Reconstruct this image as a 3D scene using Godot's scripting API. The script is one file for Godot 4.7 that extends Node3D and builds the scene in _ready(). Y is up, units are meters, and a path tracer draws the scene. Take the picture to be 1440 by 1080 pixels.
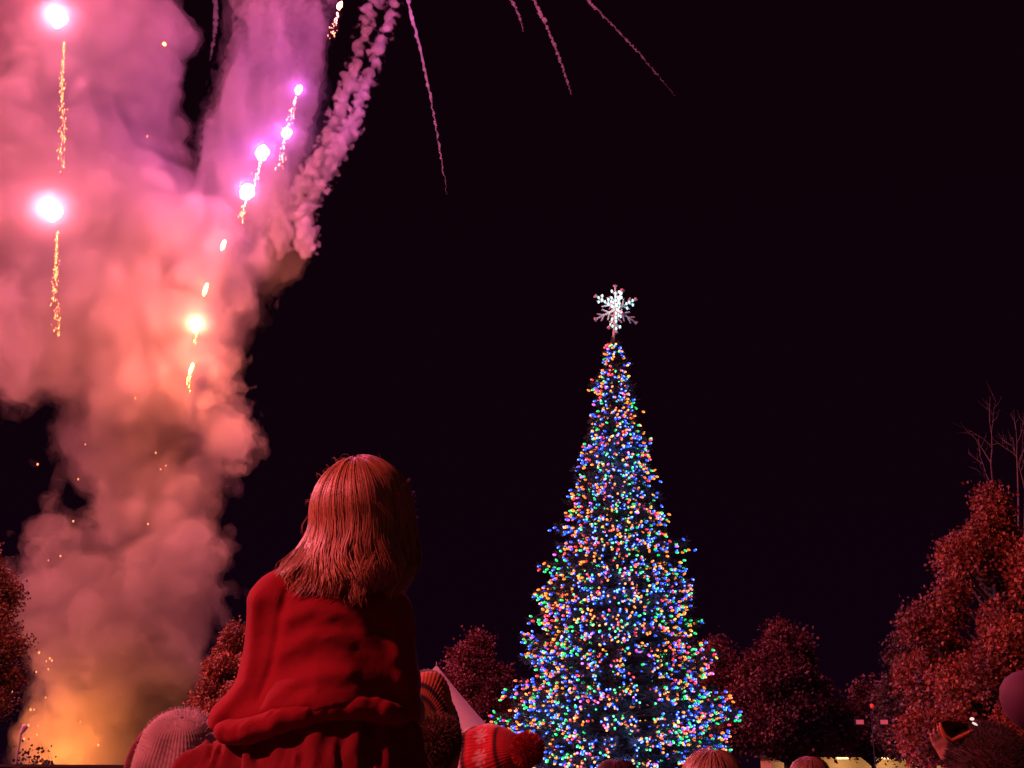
extends Node3D
# A child on an adult's shoulders in a night crowd, watching fireworks beside a lit Christmas tree.
const F := 1883.0                      # focal length in photograph pixels
var P := atan(545.0 / F)               # upward pitch of the camera
const EYE := 1.6
const FIRE := 80.0                     # metres to the firing site
var rng := RandomNumberGenerator.new()
var used := {}
var mats := {}


# ---------------------------------------------------------------- helpers
func pix(x: float, y: float, d: float) -> Vector3:   # the point at distance d that shows at this place
	var a := (x - 720.0) / F
	var b := (540.0 - y) / F
	var k := d / (cos(P) - b * sin(P))
	return Vector3(a * k, EYE + (b * cos(P) + sin(P)) * k, -d)

func lin(r: float, g: float, b: float) -> Color:
	return Color(r, g, b).linear_to_srgb()

func numbered(called: String) -> String:
	used[called] = used.get(called, -1) + 1
	return called if used[called] == 0 else "%s_%03d" % [called, used[called]]

func tag(o: Node, label := "", category := "", group := "", kind := "") -> Node:
	if label: o.set_meta("label", label)
	if category: o.set_meta("category", category)
	if group: o.set_meta("group", group)
	if kind: o.set_meta("kind", kind)
	return o

func thing(called: String, at: Vector3, label: String, category: String, group := "", kind := "") -> Node3D:
	var o := Node3D.new()
	o.name = numbered(called)
	add_child(o)
	o.position = at
	tag(o, label, category, group, kind)
	return o

func part(called: String, m: Mesh, mat: Material, parent: Node, at := Vector3.ZERO) -> MeshInstance3D:
	var o := MeshInstance3D.new()
	o.name = called if parent != self else numbered(called)
	o.mesh = m
	if mat: o.material_override = mat
	parent.add_child(o, true)
	o.position = at
	return o

func omni(p: Vector3, c: Color, e: float, size: float, called := "flare_light", parent: Node = self) -> OmniLight3D:
	var l := OmniLight3D.new()
	l.name = called
	l.light_color = c
	l.light_energy = e
	l.light_size = size
	l.shadow_enabled = true
	l.omni_range = 500
	l.omni_attenuation = 2
	parent.add_child(l, true)
	l.position = p
	return l

func fog(r: float, g: float, b: float, density: float) -> FogMaterial:
	var m := FogMaterial.new()
	m.albedo = lin(r, g, b)
	m.density = density
	return m

func matte(called: String, r: float, g: float, b: float, rough := 0.85, tinted := false) -> StandardMaterial3D:
	if mats.has(called): return mats[called]
	var m := StandardMaterial3D.new()
	m.resource_name = called
	m.albedo_color = lin(r, g, b)
	m.roughness = rough
	m.vertex_color_use_as_albedo = tinted
	mats[called] = m
	return m

func glow(called: String, r: float, g: float, b: float, e: float) -> StandardMaterial3D:
	if mats.has(called): return mats[called]
	var m := StandardMaterial3D.new()
	m.resource_name = called
	m.albedo_color = lin(minf(r, 0.8), minf(g, 0.8), minf(b, 0.8))
	m.emission_enabled = true
	m.emission = lin(r, g, b)
	m.emission_energy_multiplier = e
	mats[called] = m
	return m

func noise(sd: int, freq: float, octaves := 1) -> FastNoiseLite:
	var n := FastNoiseLite.new()
	n.seed = sd
	n.noise_type = FastNoiseLite.TYPE_SIMPLEX
	n.frequency = freq
	n.fractal_type = FastNoiseLite.FRACTAL_FBM
	n.fractal_octaves = octaves
	return n

func grain(called: String, sd: int, freq: float, lo: Color, hi: Color, size := 256) -> NoiseTexture2D:
	var t := NoiseTexture2D.new()
	t.width = size
	t.height = size
	t.seamless = true
	t.noise = noise(sd, freq, 4)
	var g := Gradient.new()
	g.set_color(0, lo)
	g.set_color(1, hi)
	t.color_ramp = g
	return t

# One growing mesh: vertices, colours, triangles. Outward faces run clockwise.
class Geo:
	var v := PackedVector3Array()
	var c := PackedColorArray()
	var ix := PackedInt32Array()
	var tint := Color.WHITE
	func add(p: Vector3) -> int:
		v.append(p)
		c.append(tint)
		return v.size() - 1
	func tri(a: int, b: int, d: int) -> void:
		ix.append(a)
		ix.append(b)
		ix.append(d)
	func quad(a: Vector3, b: Vector3, d: Vector3, e: Vector3) -> void:
		var i := add(a)
		add(b)
		add(d)
		add(e)
		tri(i, i + 1, i + 2)
		tri(i, i + 2, i + 3)
	func box(at: Vector3, size: Vector3, turn := Basis.IDENTITY) -> void:
		var h := size / 2.0
		for ax in 3:
			for s in [-1.0, 1.0]:
				var n := Vector3.ZERO
				var u := Vector3.ZERO
				var w := Vector3.ZERO
				n[ax] = h[ax] * s
				u[(ax + 1) % 3] = h[(ax + 1) % 3]
				w[(ax + 2) % 3] = h[(ax + 2) % 3] * s
				quad(at + turn * (n - u - w), at + turn * (n - u + w), at + turn * (n + u + w), at + turn * (n + u - w))
	func tube(pts: Array, rad: Array, sides: int) -> void:
		var prev := PackedInt32Array()
		var up := Vector3(0.31, 0.2, 0.93)
		for k in pts.size():
			var t: Vector3 = (pts[mini(k + 1, pts.size() - 1)] - pts[maxi(k - 1, 0)]).normalized()
			var a := t.cross(up).normalized()
			if a.length() < 0.5: a = t.cross(Vector3.RIGHT).normalized()
			var b := t.cross(a)
			up = b
			up = a.cross(t)
			var ring := PackedInt32Array()
			for s in sides:
				var g := TAU * s / sides
				ring.append(add(pts[k] + (a * cos(g) + b * sin(g)) * rad[k]))
			if k > 0:
				for s in sides:
					var s2 := (s + 1) % sides
					tri(prev[s], ring[s], ring[s2])
					tri(prev[s], ring[s2], prev[s2])
			else:
				for s in range(1, sides - 1): tri(ring[0], ring[s], ring[s + 1])
			prev = ring
		for s in range(1, sides - 1): tri(prev[0], prev[s + 1], prev[s])
	func ball(at: Vector3, r: Vector3, turn := Basis.IDENTITY, rings := 5, sides := 8) -> void:
		var top := add(at + turn * Vector3(0, r.y, 0))
		var prev := -1
		for k in range(1, rings):
			var g := PI * k / rings
			var first := v.size()
			for s in sides:
				var a := TAU * s / sides
				add(at + turn * Vector3(sin(g) * cos(a) * r.x, cos(g) * r.y, sin(g) * sin(a) * r.z))
			for s in sides:
				var s2 := (s + 1) % sides
				if prev < 0:
					tri(top, first + s, first + s2)
				else:
					tri(prev + s, first + s, first + s2)
					tri(prev + s, first + s2, prev + s2)
			prev = first
		var low := add(at + turn * Vector3(0, -r.y, 0))
		for s in sides: tri(low, prev + (s + 1) % sides, prev + s)
	func lathe(prof: Array, sides: int, at := Vector3.ZERO, turn := Basis.IDENTITY) -> void:   # prof: [radius, height], bottom first
		var first := v.size()
		for p in prof:
			for s in sides:
				var a := TAU * s / sides
				add(at + turn * Vector3(cos(a) * p[0], p[1], sin(a) * p[0]))
		for k in prof.size() - 1:
			for s in sides:
				var s2 := (s + 1) % sides
				var a0 := first + k * sides
				tri(a0 + s, a0 + sides + s2, a0 + sides + s)
				tri(a0 + s, a0 + s2, a0 + sides + s2)
	func hairs(at: Vector3, r: Vector3, count: int, length: float, wide: float, g: RandomNumberGenerator) -> void:
		for k in count:
			var d := Vector3(g.randfn(), g.randfn(), g.randfn()).normalized()
			var a := at + d * r * g.randf_range(0.55, 0.95)
			var e := (d + Vector3(g.randfn(), g.randfn(), g.randfn()) * 0.28).normalized() * length * g.randf_range(0.6, 1.25)
			var s := d.cross(Vector3(g.randfn(), g.randfn(), g.randfn())).normalized() * wide
			var keep := tint
			tint = keep * g.randf_range(0.7, 1.25)
			var i := add(a - s)
			add(a + s)
			add(at + d * r + e + s * 0.6)
			add(at + d * r + e - s * 0.6)
			tri(i, i + 1, i + 2)
			tri(i, i + 2, i + 3)
			tint = keep
	func take(m: ArrayMesh, t := Transform3D.IDENTITY) -> void:
		var a := m.surface_get_arrays(0)
		var first := v.size()
		for p in a[Mesh.ARRAY_VERTEX]: add(t * p)
		for k in a[Mesh.ARRAY_INDEX]: ix.append(first + k)
	func into(m: ArrayMesh, mat: Material = null) -> ArrayMesh:
		var nn := PackedVector3Array()
		nn.resize(v.size())
		for t in range(0, ix.size(), 3):
			var f := (v[ix[t + 2]] - v[ix[t]]).cross(v[ix[t + 1]] - v[ix[t]])
			for q in 3: nn[ix[t + q]] += f
		for t in nn.size(): nn[t] = nn[t].normalized()
		var arr := []
		arr.resize(Mesh.ARRAY_MAX)
		arr[Mesh.ARRAY_VERTEX] = v
		arr[Mesh.ARRAY_NORMAL] = nn
		arr[Mesh.ARRAY_COLOR] = c
		arr[Mesh.ARRAY_INDEX] = ix
		m.add_surface_from_arrays(Mesh.PRIMITIVE_TRIANGLES, arr)
		if mat: m.surface_set_material(m.get_surface_count() - 1, mat)
		return m
	func done() -> ArrayMesh:
		return into(ArrayMesh.new())

# A distance field on a grid: tapered capsules joined smoothly, meshed as surface nets.
class Field:
	var o: Vector3
	var c: float
	var nx: int
	var ny: int
	var nz: int
	var s := PackedFloat32Array()
	var k: float
	func _init(lo: Vector3, hi: Vector3, cell: float, sharp: float) -> void:
		o = lo
		c = cell
		k = sharp
		nx = int(ceil((hi.x - lo.x) / c)) + 1
		ny = int(ceil((hi.y - lo.y) / c)) + 1
		nz = int(ceil((hi.z - lo.z) / c)) + 1
		s.resize(nx * ny * nz)
	func blob(a: Vector3, ra: float, b: Vector3, rb: float, squash := Vector3.ONE) -> void:
		var m := (maxf(ra, rb) + 6.0 / k) * maxf(squash.x, maxf(squash.y, squash.z))
		var lo := (a.min(b) - Vector3(m, m, m) - o) / c
		var hi := (a.max(b) + Vector3(m, m, m) - o) / c
		var ab := (b - a) / squash
		var l2 := maxf(ab.length_squared(), 1e-9)
		for z in range(maxi(0, int(lo.z)), mini(nz, int(hi.z) + 1)):
			for y in range(maxi(0, int(lo.y)), mini(ny, int(hi.y) + 1)):
				var at := (z * ny + y) * nx
				for x in range(maxi(0, int(lo.x)), mini(nx, int(hi.x) + 1)):
					var p := (o + Vector3(x, y, z) * c - a) / squash
					var t := clampf(p.dot(ab) / l2, 0.0, 1.0)
					s[at + x] += exp(-k * ((p - ab * t).length() - lerpf(ra, rb, t)))
	func finish() -> void:
		for i in s.size():
			s[i] = -log(maxf(s[i], 1e-12)) / k
	func billow(n: FastNoiseLite, amp: float, reach: float, stretch := Vector3.ONE, plain := false) -> void:
		var i := 0
		for z in nz:
			for y in ny:
				for x in nx:
					var d := s[i]
					if d < reach and d > -reach:
						var w := n.get_noise_3d((o.x + x * c) * stretch.x, (o.y + y * c) * stretch.y, (o.z + z * c) * stretch.z)
						s[i] = d - amp * (w if plain else absf(w) * 2.0 - 0.5)
					i += 1
	func mesh(iso := 0.0) -> ArrayMesh:
		for z in nz:
			for y in ny:
				for x in nx:
					if x < 1 or y < 1 or z < 1 or x > nx - 2 or y > ny - 2 or z > nz - 2:
						s[(z * ny + y) * nx + x] = maxf(s[(z * ny + y) * nx + x], iso + c * 0.5)
		var id := PackedInt32Array()
		id.resize(s.size())
		id.fill(-1)
		var g := Geo.new()
		var off := [0, 1, nx, nx + 1, nx * ny, nx * ny + 1, nx * ny + nx, nx * ny + nx + 1]
		var e := [[0, 1], [2, 3], [4, 5], [6, 7], [0, 2], [1, 3], [4, 6], [5, 7], [0, 4], [1, 5], [2, 6], [3, 7]]
		for z in nz - 1:
			for y in ny - 1:
				for x in nx - 1:
					var i := (z * ny + y) * nx + x
					if absf(s[i] - iso) > 9.0 * c: continue
					var mask := 0
					for q in 8:
						if s[i + off[q]] < iso: mask |= 1 << q
					if mask == 0 or mask == 255: continue
					var sum := Vector3.ZERO
					var n := 0
					for w in e:
						var d0 := s[i + off[w[0]]] - iso
						var d1 := s[i + off[w[1]]] - iso
						if (d0 < 0.0) != (d1 < 0.0):
							var p0 := Vector3(w[0] & 1, (w[0] >> 1) & 1, w[0] >> 2)
							var p1 := Vector3(w[1] & 1, (w[1] >> 1) & 1, w[1] >> 2)
							sum += p0.lerp(p1, d0 / (d0 - d1))
							n += 1
					id[i] = g.add(o + (Vector3(x, y, z) + sum / n) * c)
		var st := [1, nx, nx * ny]
		for z in range(1, nz - 1):
			for y in range(1, ny - 1):
				for x in range(1, nx - 1):
					var i := (z * ny + y) * nx + x
					var d0 := s[i] - iso
					if absf(d0) > 9.0 * c: continue
					for ax in 3:
						if (d0 < 0.0) == (s[i + st[ax]] < iso): continue
						var u: int = st[(ax + 1) % 3]
						var w: int = st[(ax + 2) % 3]
						var q := [id[i - u - w], id[i - w], id[i], id[i - u]]
						if q.min() < 0: continue
						if d0 < 0.0:
							g.tri(q[0], q[2], q[1])
							g.tri(q[0], q[3], q[2])
						else:
							g.tri(q[0], q[1], q[2])
							g.tri(q[0], q[2], q[3])
		return g.done()


# ---------------------------------------------------------------- the scene
func _ready() -> void:
	rng.seed = 11
	var cam := Camera3D.new()
	cam.name = "camera"
	cam.fov = rad_to_deg(2.0 * atan(540.0 / F))
	cam.position = Vector3(0, EYE, 0)
	cam.rotation.x = P
	cam.far = 2000
	add_child(cam)
	var we := WorldEnvironment.new()
	we.name = "environment"
	var env := Environment.new()
	env.background_mode = Environment.BG_SKY
	env.sky = Sky.new()
	var sm := ProceduralSkyMaterial.new()
	sm.sky_top_color = lin(0.0040, 0.0006, 0.0022)
	sm.sky_horizon_color = lin(0.0042, 0.0007, 0.0045)
	sm.ground_bottom_color = lin(0.0040, 0.0006, 0.0022)
	sm.ground_horizon_color = lin(0.0042, 0.0007, 0.0045)
	env.sky.sky_material = sm
	env.tonemap_mode = Environment.TONE_MAPPER_LINEAR
	env.tonemap_exposure = 1.0
	env.volumetric_fog_enabled = true
	env.volumetric_fog_density = 0.0
	env.sdfgi_enabled = true
	env.ssao_enabled = true
	env.ssil_enabled = true
	we.environment = env
	add_child(we)
	var moon := DirectionalLight3D.new()
	moon.name = "moon"
	moon.light_energy = 0.004
	moon.light_color = Color(0.8, 0.85, 1.0)
	moon.light_angular_distance = 0.5
	moon.shadow_enabled = true
	moon.rotation_degrees = Vector3(-50, 30, 0)
	add_child(moon)
	var t0 := Time.get_ticks_msec()
	ground()
	buildings()
	smoke()
	print("smoke ", Time.get_ticks_msec() - t0)
	fireworks()
	trees()
	print("trees ", Time.get_ticks_msec() - t0)
	christmas_tree()
	tent()
	print("xmas ", Time.get_ticks_msec() - t0)
	people()
	print("people ", Time.get_ticks_msec() - t0)


func ground() -> void:
	var g := Geo.new()
	g.lathe([[0.01, 0.0], [60.0, 0.0], [500.0, 0.0]], 48)
	var m := matte("asphalt", 0.05, 0.05, 0.052, 0.9)
	m.albedo_texture = grain("asphalt", 5, 0.05, Color(0.7, 0.7, 0.7), Color(1, 1, 1))
	m.uv1_triplanar = true
	m.uv1_world_triplanar = true
	m.uv1_scale = Vector3(0.4, 0.4, 0.4)
	tag(part("ground", g.done(), m, self), "", "", "", "structure")


func buildings() -> void:
	# a long low wall under a dark roof, lit by its own lamps, far behind the crowd on the right
	var a := pix(1085, 1065, 66)
	var b := pix(1335, 1065, 66)
	var w := b.x - a.x
	var t := thing("pavilion", Vector3((a.x + b.x) / 2, 0, -66.0), "long low pavilion with a warmly lit beige wall below the red trees", "pavilion")
	var g := Geo.new()
	g.box(Vector3(0, a.y / 2, -1.5), Vector3(w, a.y, 3.0))
	part("wall", g.done(), matte("beige plaster", 0.55, 0.45, 0.3), t)
	g = Geo.new()
	g.box(Vector3(0, a.y + 0.1, -1.0), Vector3(w + 0.6, 0.2, 4.2))
	part("roof", g.done(), matte("dark roof", 0.02, 0.02, 0.025), t)
	for k in 4:
		var x := w * (k - 1.5) / 4.0
		g = Geo.new()
		g.box(Vector3(x, a.y - 0.05, 0.85), Vector3(0.5, 0.08, 0.2))
		part("eave_lamp", g.done(), glow("eave lamp", 1.0, 0.7, 0.35, 2.0), t)
		omni(Vector3(x, a.y - 0.35, 0.9), lin(1.0, 0.5, 0.2), 0.8, 0.15, "eave_lamp_light", t)
	# a post with two small lit panels and a red lamp, in front of the small tree
	var h := pix(1226, 1010, 42)
	t = thing("sign_post", Vector3(h.x, 0, -42), "post with two small pink lit panels before the small dark red tree", "sign post")
	g = Geo.new()
	g.tube([Vector3.ZERO, Vector3(0, pix(1226, 1000, 42).y, 0)], [0.025, 0.02], 8)
	part("post", g.done(), matte("sign metal", 0.03, 0.03, 0.03, 0.6), t)
	g = Geo.new()
	g.box(Vector3(0, pix(1226, 1006, 42).y, 0.06), Vector3(0.42, 0.05, 0.04))
	g.box(Vector3(0, h.y - 0.14, 0.02), Vector3(0.9, 0.03, 0.03))
	part("crossbar", g.done(), matte("pink enamel", 0.15, 0.05, 0.08, 0.5), t)
	for x in [1208.0, 1242.0]:
		var p := pix(x, 1015.5, 42)
		g = Geo.new()
		g.box(Vector3(p.x - h.x, p.y, 0.09), Vector3(0.23, 0.13, 0.03))
		var f := part("lit_panel", g.done(), glow("pink sign panel", 1.0, 0.16, 0.24, 0.3), t)
		g = Geo.new()
		for q in [-1.0, 1.0]:
			g.box(Vector3(p.x - h.x + q * 0.13, p.y, 0.08), Vector3(0.025, 0.19, 0.07))
			g.box(Vector3(p.x - h.x, p.y + q * 0.08, 0.08), Vector3(0.235, 0.025, 0.07))
		part("frame", g.done(), matte("sign metal", 0.03, 0.03, 0.03, 0.6), f)
	g = Geo.new()
	g.ball(pix(1225, 993, 42) - Vector3(h.x, 0, -42) + Vector3(0, 0, 0.1), Vector3(0.06, 0.07, 0.05), Basis.IDENTITY, 6, 10)
	part("red_lamp", g.done(), glow("red sign lamp", 1.0, 0.05, 0.04, 0.5), t)
	# the dark top edge of a barrier in front of the firing site
	a = pix(-60, 1074, 30)
	b = pix(186, 1079, 30)
	t = thing("barrier", Vector3((a.x + b.x) / 2, 0, -30), "dark flat-topped barrier along the bottom in front of the orange fire", "barrier")
	for k in 3:
		g = Geo.new()
		var x0 := a.x + (b.x - a.x) * k / 3.0
		var x1 := a.x + (b.x - a.x) * (k + 1) / 3.0
		g.box(Vector3((x0 + x1) / 2 - t.position.x, b.y / 2, 0), Vector3(x1 - x0 - 0.02, b.y, 0.15))
		part("panel", g.done(), matte("barrier panel", 0.02, 0.018, 0.022, 0.7), t)
	g = Geo.new()
	g.box(Vector3(0, b.y + 0.03, 0), Vector3(b.x - a.x + 0.1, 0.06, 0.24), Basis(Vector3.BACK, -0.005))
	part("rail", g.done(), matte("barrier rail", 0.04, 0.03, 0.035, 0.6), t)
	# a small leaning lamp post by the tree at the left
	a = pix(20, 1085, 58)
	b = pix(34, 1024, 58)
	t = thing("lamp_post", Vector3(a.x, 0, -58), "thin leaning lamp post with a pale head beside the left tree trunks", "lamp post")
	g = Geo.new()
	g.tube([Vector3(-0.15, 0, 0), Vector3(0, a.y, 0), Vector3(b.x - a.x - 0.1, b.y - 0.25, 0)], [0.06, 0.05, 0.04], 8)
	part("post", g.done(), matte("lamp post", 0.35, 0.33, 0.33, 0.5), t)
	g = Geo.new()
	g.lathe([[0.02, -0.3], [0.07, -0.28], [0.13, 0.05], [0.14, 0.1], [0.05, 0.16], [0.0, 0.17]], 12, Vector3(b.x - a.x, b.y, 0), Basis(Vector3.BACK, -0.5))
	part("lamp_head", g.done(), matte("lamp head", 0.7, 0.65, 0.6, 0.4), t)


# ---------------------------------------------------------------- smoke
func smoke() -> void:
	var t := thing("smoke_plume", pix(120, 1085, FIRE), "towering billowing firework smoke glowing pink and orange over the left of the scene", "smoke", "", "stuff")
	var o := t.position
	var f := Field.new(pix(-170, 1090, FIRE) + Vector3(-4, -1, -15), Vector3(pix(470, 300, FIRE).x + 4, pix(0, -70, FIRE).y, -FIRE + 14), 0.3, 1.5)
	for b in [[100,-90,150],[-30,50,150],[120,110,130],[190,50,72],[-10,250,150],[130,280,130],[200,240,64],[250,285,48],[40,400,125],[150,430,115],[250,330,66],[310,370,60],[362,372,44],[250,450,74],[310,430,48],[285,520,46],[180,540,80],[60,480,66],[20,500,50],[200,620,76],[295,600,48],[325,625,24],[130,625,48],[230,700,62],[270,690,34],[200,740,46],[250,780,52],[285,800,24],[275,750,28],[95,745,28],[110,790,40],[85,850,54],[165,850,72],[235,850,50],[275,850,24],[125,930,72],[200,910,54],[240,905,36],[105,1000,52],[160,980,36],[105,1070,64],[60,1050,22],[150,1050,36],[215,1000,26],[232,1030,30],[205,1060,26],[265,930,20]]:
		var low: bool = b[1] > 640
		var r: float = b[2] * (0.037 if low else 0.041)
		var p := pix(b[0] - (12 if low else 0), b[1], FIRE + rng.randf_range(-3, 3))
		f.blob(p, r, p + Vector3(0.1, 0, 0), r)
	f.finish()
	f.billow(noise(3, 0.12, 2), 1.1, 6.0, Vector3.ONE, true)
	f.billow(noise(4, 0.26), 0.6, 4.0)
	f.billow(noise(5, 0.6), 0.34, 3.0)
	f.billow(noise(6, 1.3), 0.22, 2.0)
	part("veil", f.mesh(0.4), fog(0.9, 0.86, 0.88, 0.06), t, -o)
	part("body", f.mesh(0.0), fog(0.9, 0.86, 0.88, 0.19), t, -o)
	# streaming curtain of smoke under the purple comets
	t = thing("smoke_curtain", pix(380, 340, FIRE), "slanting curtain of purple streaked smoke behind the rising comets", "smoke", "", "stuff")
	o = t.position
	f = Field.new(pix(225, 440, FIRE) + Vector3(0, 0, -6), Vector3(pix(540, 0, FIRE).x, pix(0, -70, FIRE).y, -FIRE + 6), 0.25, 1.8)
	for l in [[326,310,352,-80,17,15], [342,335,392,-80,19,20], [360,345,428,-80,17,20], [380,360,466,-80,15,17], [300,290,332,130,22,10]]:
		var steps := 9
		for k in steps:
			var u: float = float(k) / (steps - 1)
			var p := pix(lerpf(l[0], l[2], u), lerpf(l[1], l[3], u), FIRE + rng.randf_range(-1.5, 1.5))
			var r: float = lerpf(l[4], l[5], u) * 0.042 * rng.randf_range(0.85, 1.1)
			f.blob(p, r, p + (pix(l[2], l[3], FIRE) - pix(l[0], l[1], FIRE)).normalized() * 2.5, r)
	f.finish()
	f.billow(noise(7, 0.5, 2), 0.6, 4.0, Vector3(1, 0.3, 1), true)
	f.billow(noise(8, 1.0), 0.3, 3.0)
	part("veil", f.mesh(0.25), fog(0.9, 0.86, 0.9, 0.04), t, -o)
	part("body", f.mesh(-0.2), fog(0.9, 0.86, 0.9, 0.3), t, -o)
	# two beaded trails along the right edge of the curtain
	for l in [[[[392,352],[400,300],[432,250],[470,180],[500,90],[532,-30]], 8.0, "beaded puffy purple smoke trail on the inner side of the bead trail pair"], [[[428,348],[428,300],[460,235],[492,180],[520,105],[566,-30]], 8.0, "outermost beaded puffy purple smoke trail against the black sky"]]:
		t = thing("smoke_trail", pix(l[0][0][0], l[0][0][1], FIRE), l[2], "smoke trail", "smoke trails", "")
		o = t.position
		var hi := pix(590, -40, FIRE)
		f = Field.new(pix(350, 395, FIRE) + Vector3(0, 0, -2.2), Vector3(hi.x, hi.y, -FIRE + 2.2), 0.13, 5.0)
		for k in l[0].size() - 1:
			for j in 8:
				var u := j / 8.0
				var x: float = lerpf(l[0][k][0], l[0][k + 1][0], u) + rng.randf_range(-3, 3)
				var y: float = lerpf(l[0][k][1], l[0][k + 1][1], u)
				var r: float = l[1] * 0.042 * rng.randf_range(0.5, 1.05) * lerpf(1.3, 0.8, (k + u) / 5.0)
				var p := pix(x, y, FIRE + rng.randf_range(-0.5, 0.5))
				f.blob(p, r, p + Vector3(0.01, 0, 0), r)
		f.finish()
		f.billow(noise(9, 0.9), 0.3, 1.5)
		f.billow(noise(10, 2.2), 0.14, 1.0)
		part("puffs", f.mesh(), fog(0.9, 0.86, 0.9, 0.75), t, -o)
		part("veil", f.mesh(0.1), fog(0.9, 0.86, 0.9, 0.2), t, -o)
	# thin single trails of falling shells
	var n := noise(12, 0.35, 3)
	for l in [[565,-30,628,272,4.5,"long thin magenta smoke trail falling left of the centre of the sky"], [735,-30,803,132,5.5,"thick short magenta smoke trail in the middle of the top edge"], [800,-25,950,136,3.5,"thin straight magenta smoke trail slanting farthest right"], [704,-20,736,45,4.0,"short kinked magenta smoke wisp at the top edge"], [300,-30,295,85,8.0,"faint dusky smoke trail in the dark gap within the plume"]]:
		var a := pix(l[0], l[1], FIRE - 6)
		var b := pix(l[2], l[3], FIRE - 6)
		t = thing("smoke_trail", b, l[5], "smoke trail", "smoke trails", "")
		var pts := []
		var rad := []
		for k in 70:
			var u := k / 69.0
			var p := a.lerp(b, u) + Vector3(sin(u * PI) * 0.25, 0, 0)
			p += Vector3(n.get_noise_2d(k * 1.6, l[0]), n.get_noise_2d(k * 1.6, l[0] + 50), 0) * 0.08
			pts.append(p - b)
			rad.append(l[4] * 0.032 * (0.75 + 0.7 * n.get_noise_2d(k * 2.1, l[0] + 90)) * sqrt(maxf(0.04, 1.0 - u * 0.95)))
		var g := Geo.new()
		g.tube(pts, rad, 8)
		part("puffs", g.done(), fog(0.9, 0.86, 0.9, 2.4 if l[0] > 400 else 0.4), t)
	# soft puffs of smoke round the two large flares
	for q in [[82, 27, 8.5, 1.0, "bright pink puff of smoke round the upper large flare"], [73, 297, 8.5, 1.0, "bright pink puff of smoke round the lower large flare"], [420, 127, 6.0, 0.3, "small glowing violet puff round the highest comet"], [403, 187, 6.0, 0.4, "small glowing violet puff round the second comet"], [369, 215, 6.0, 0.45, "glowing violet puff round the comet midway down"], [348, 270, 6.0, 0.5, "glowing pink puff round the lowest violet comet"], [277, 458, 5.5, 0.5, "glowing cream puff round the white comet"]]:
		t = thing("smoke_puff", pix(q[0], q[1], FIRE - q[2]), q[4], "smoke", "glowing puffs", "stuff")
		for r in [[1.0, 0.13], [1.6, 0.07], [2.3, 0.025], [3.4, 0.012], [5.0, 0.006], [7.0, 0.003]]:
			var v := FogVolume.new()
			v.name = "puff_layer"
			v.shape = RenderingServer.FOG_VOLUME_SHAPE_ELLIPSOID
			v.size = Vector3(2.0, 1.8, 1.5) * r[0] * q[3]
			v.material = fog(0.9, 0.86, 0.9, r[1] * (1.0 if q[3] > 0.9 else 0.8))
			t.add_child(v, true)


func sparks(g: Geo, pts: Array, count: int, spread: float, size: float) -> void:
	for k in count:
		var u := pow(rng.randf(), 1.3) * (pts.size() - 1)
		var i := mini(int(u), pts.size() - 2)
		var p: Vector3 = pts[i].lerp(pts[i + 1], u - i)
		var w := spread * (0.25 + 0.75 * u / (pts.size() - 1))
		p += Vector3(rng.randfn() * w, rng.randfn() * w * 1.5, rng.randfn() * w)
		var r := size * rng.randf_range(0.4, 1.1)
		g.ball(p, Vector3(r, r * rng.randf_range(1.5, 4.0), r), Basis(Vector3.BACK, rng.randf_range(-0.3, 0.3)), 3, 4)


func star_mesh(r: float, long: float, turn: float, sd: int) -> ArrayMesh:
	var g := Geo.new()
	g.ball(Vector3.ZERO, Vector3(r, r * long, r), Basis(Vector3.BACK, turn), 12, 18)
	var n := noise(sd, 0.8 / r)
	for k in g.v.size(): g.v[k] *= 1.0 + 0.2 * n.get_noise_3dv(g.v[k])
	return g.done()


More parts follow.
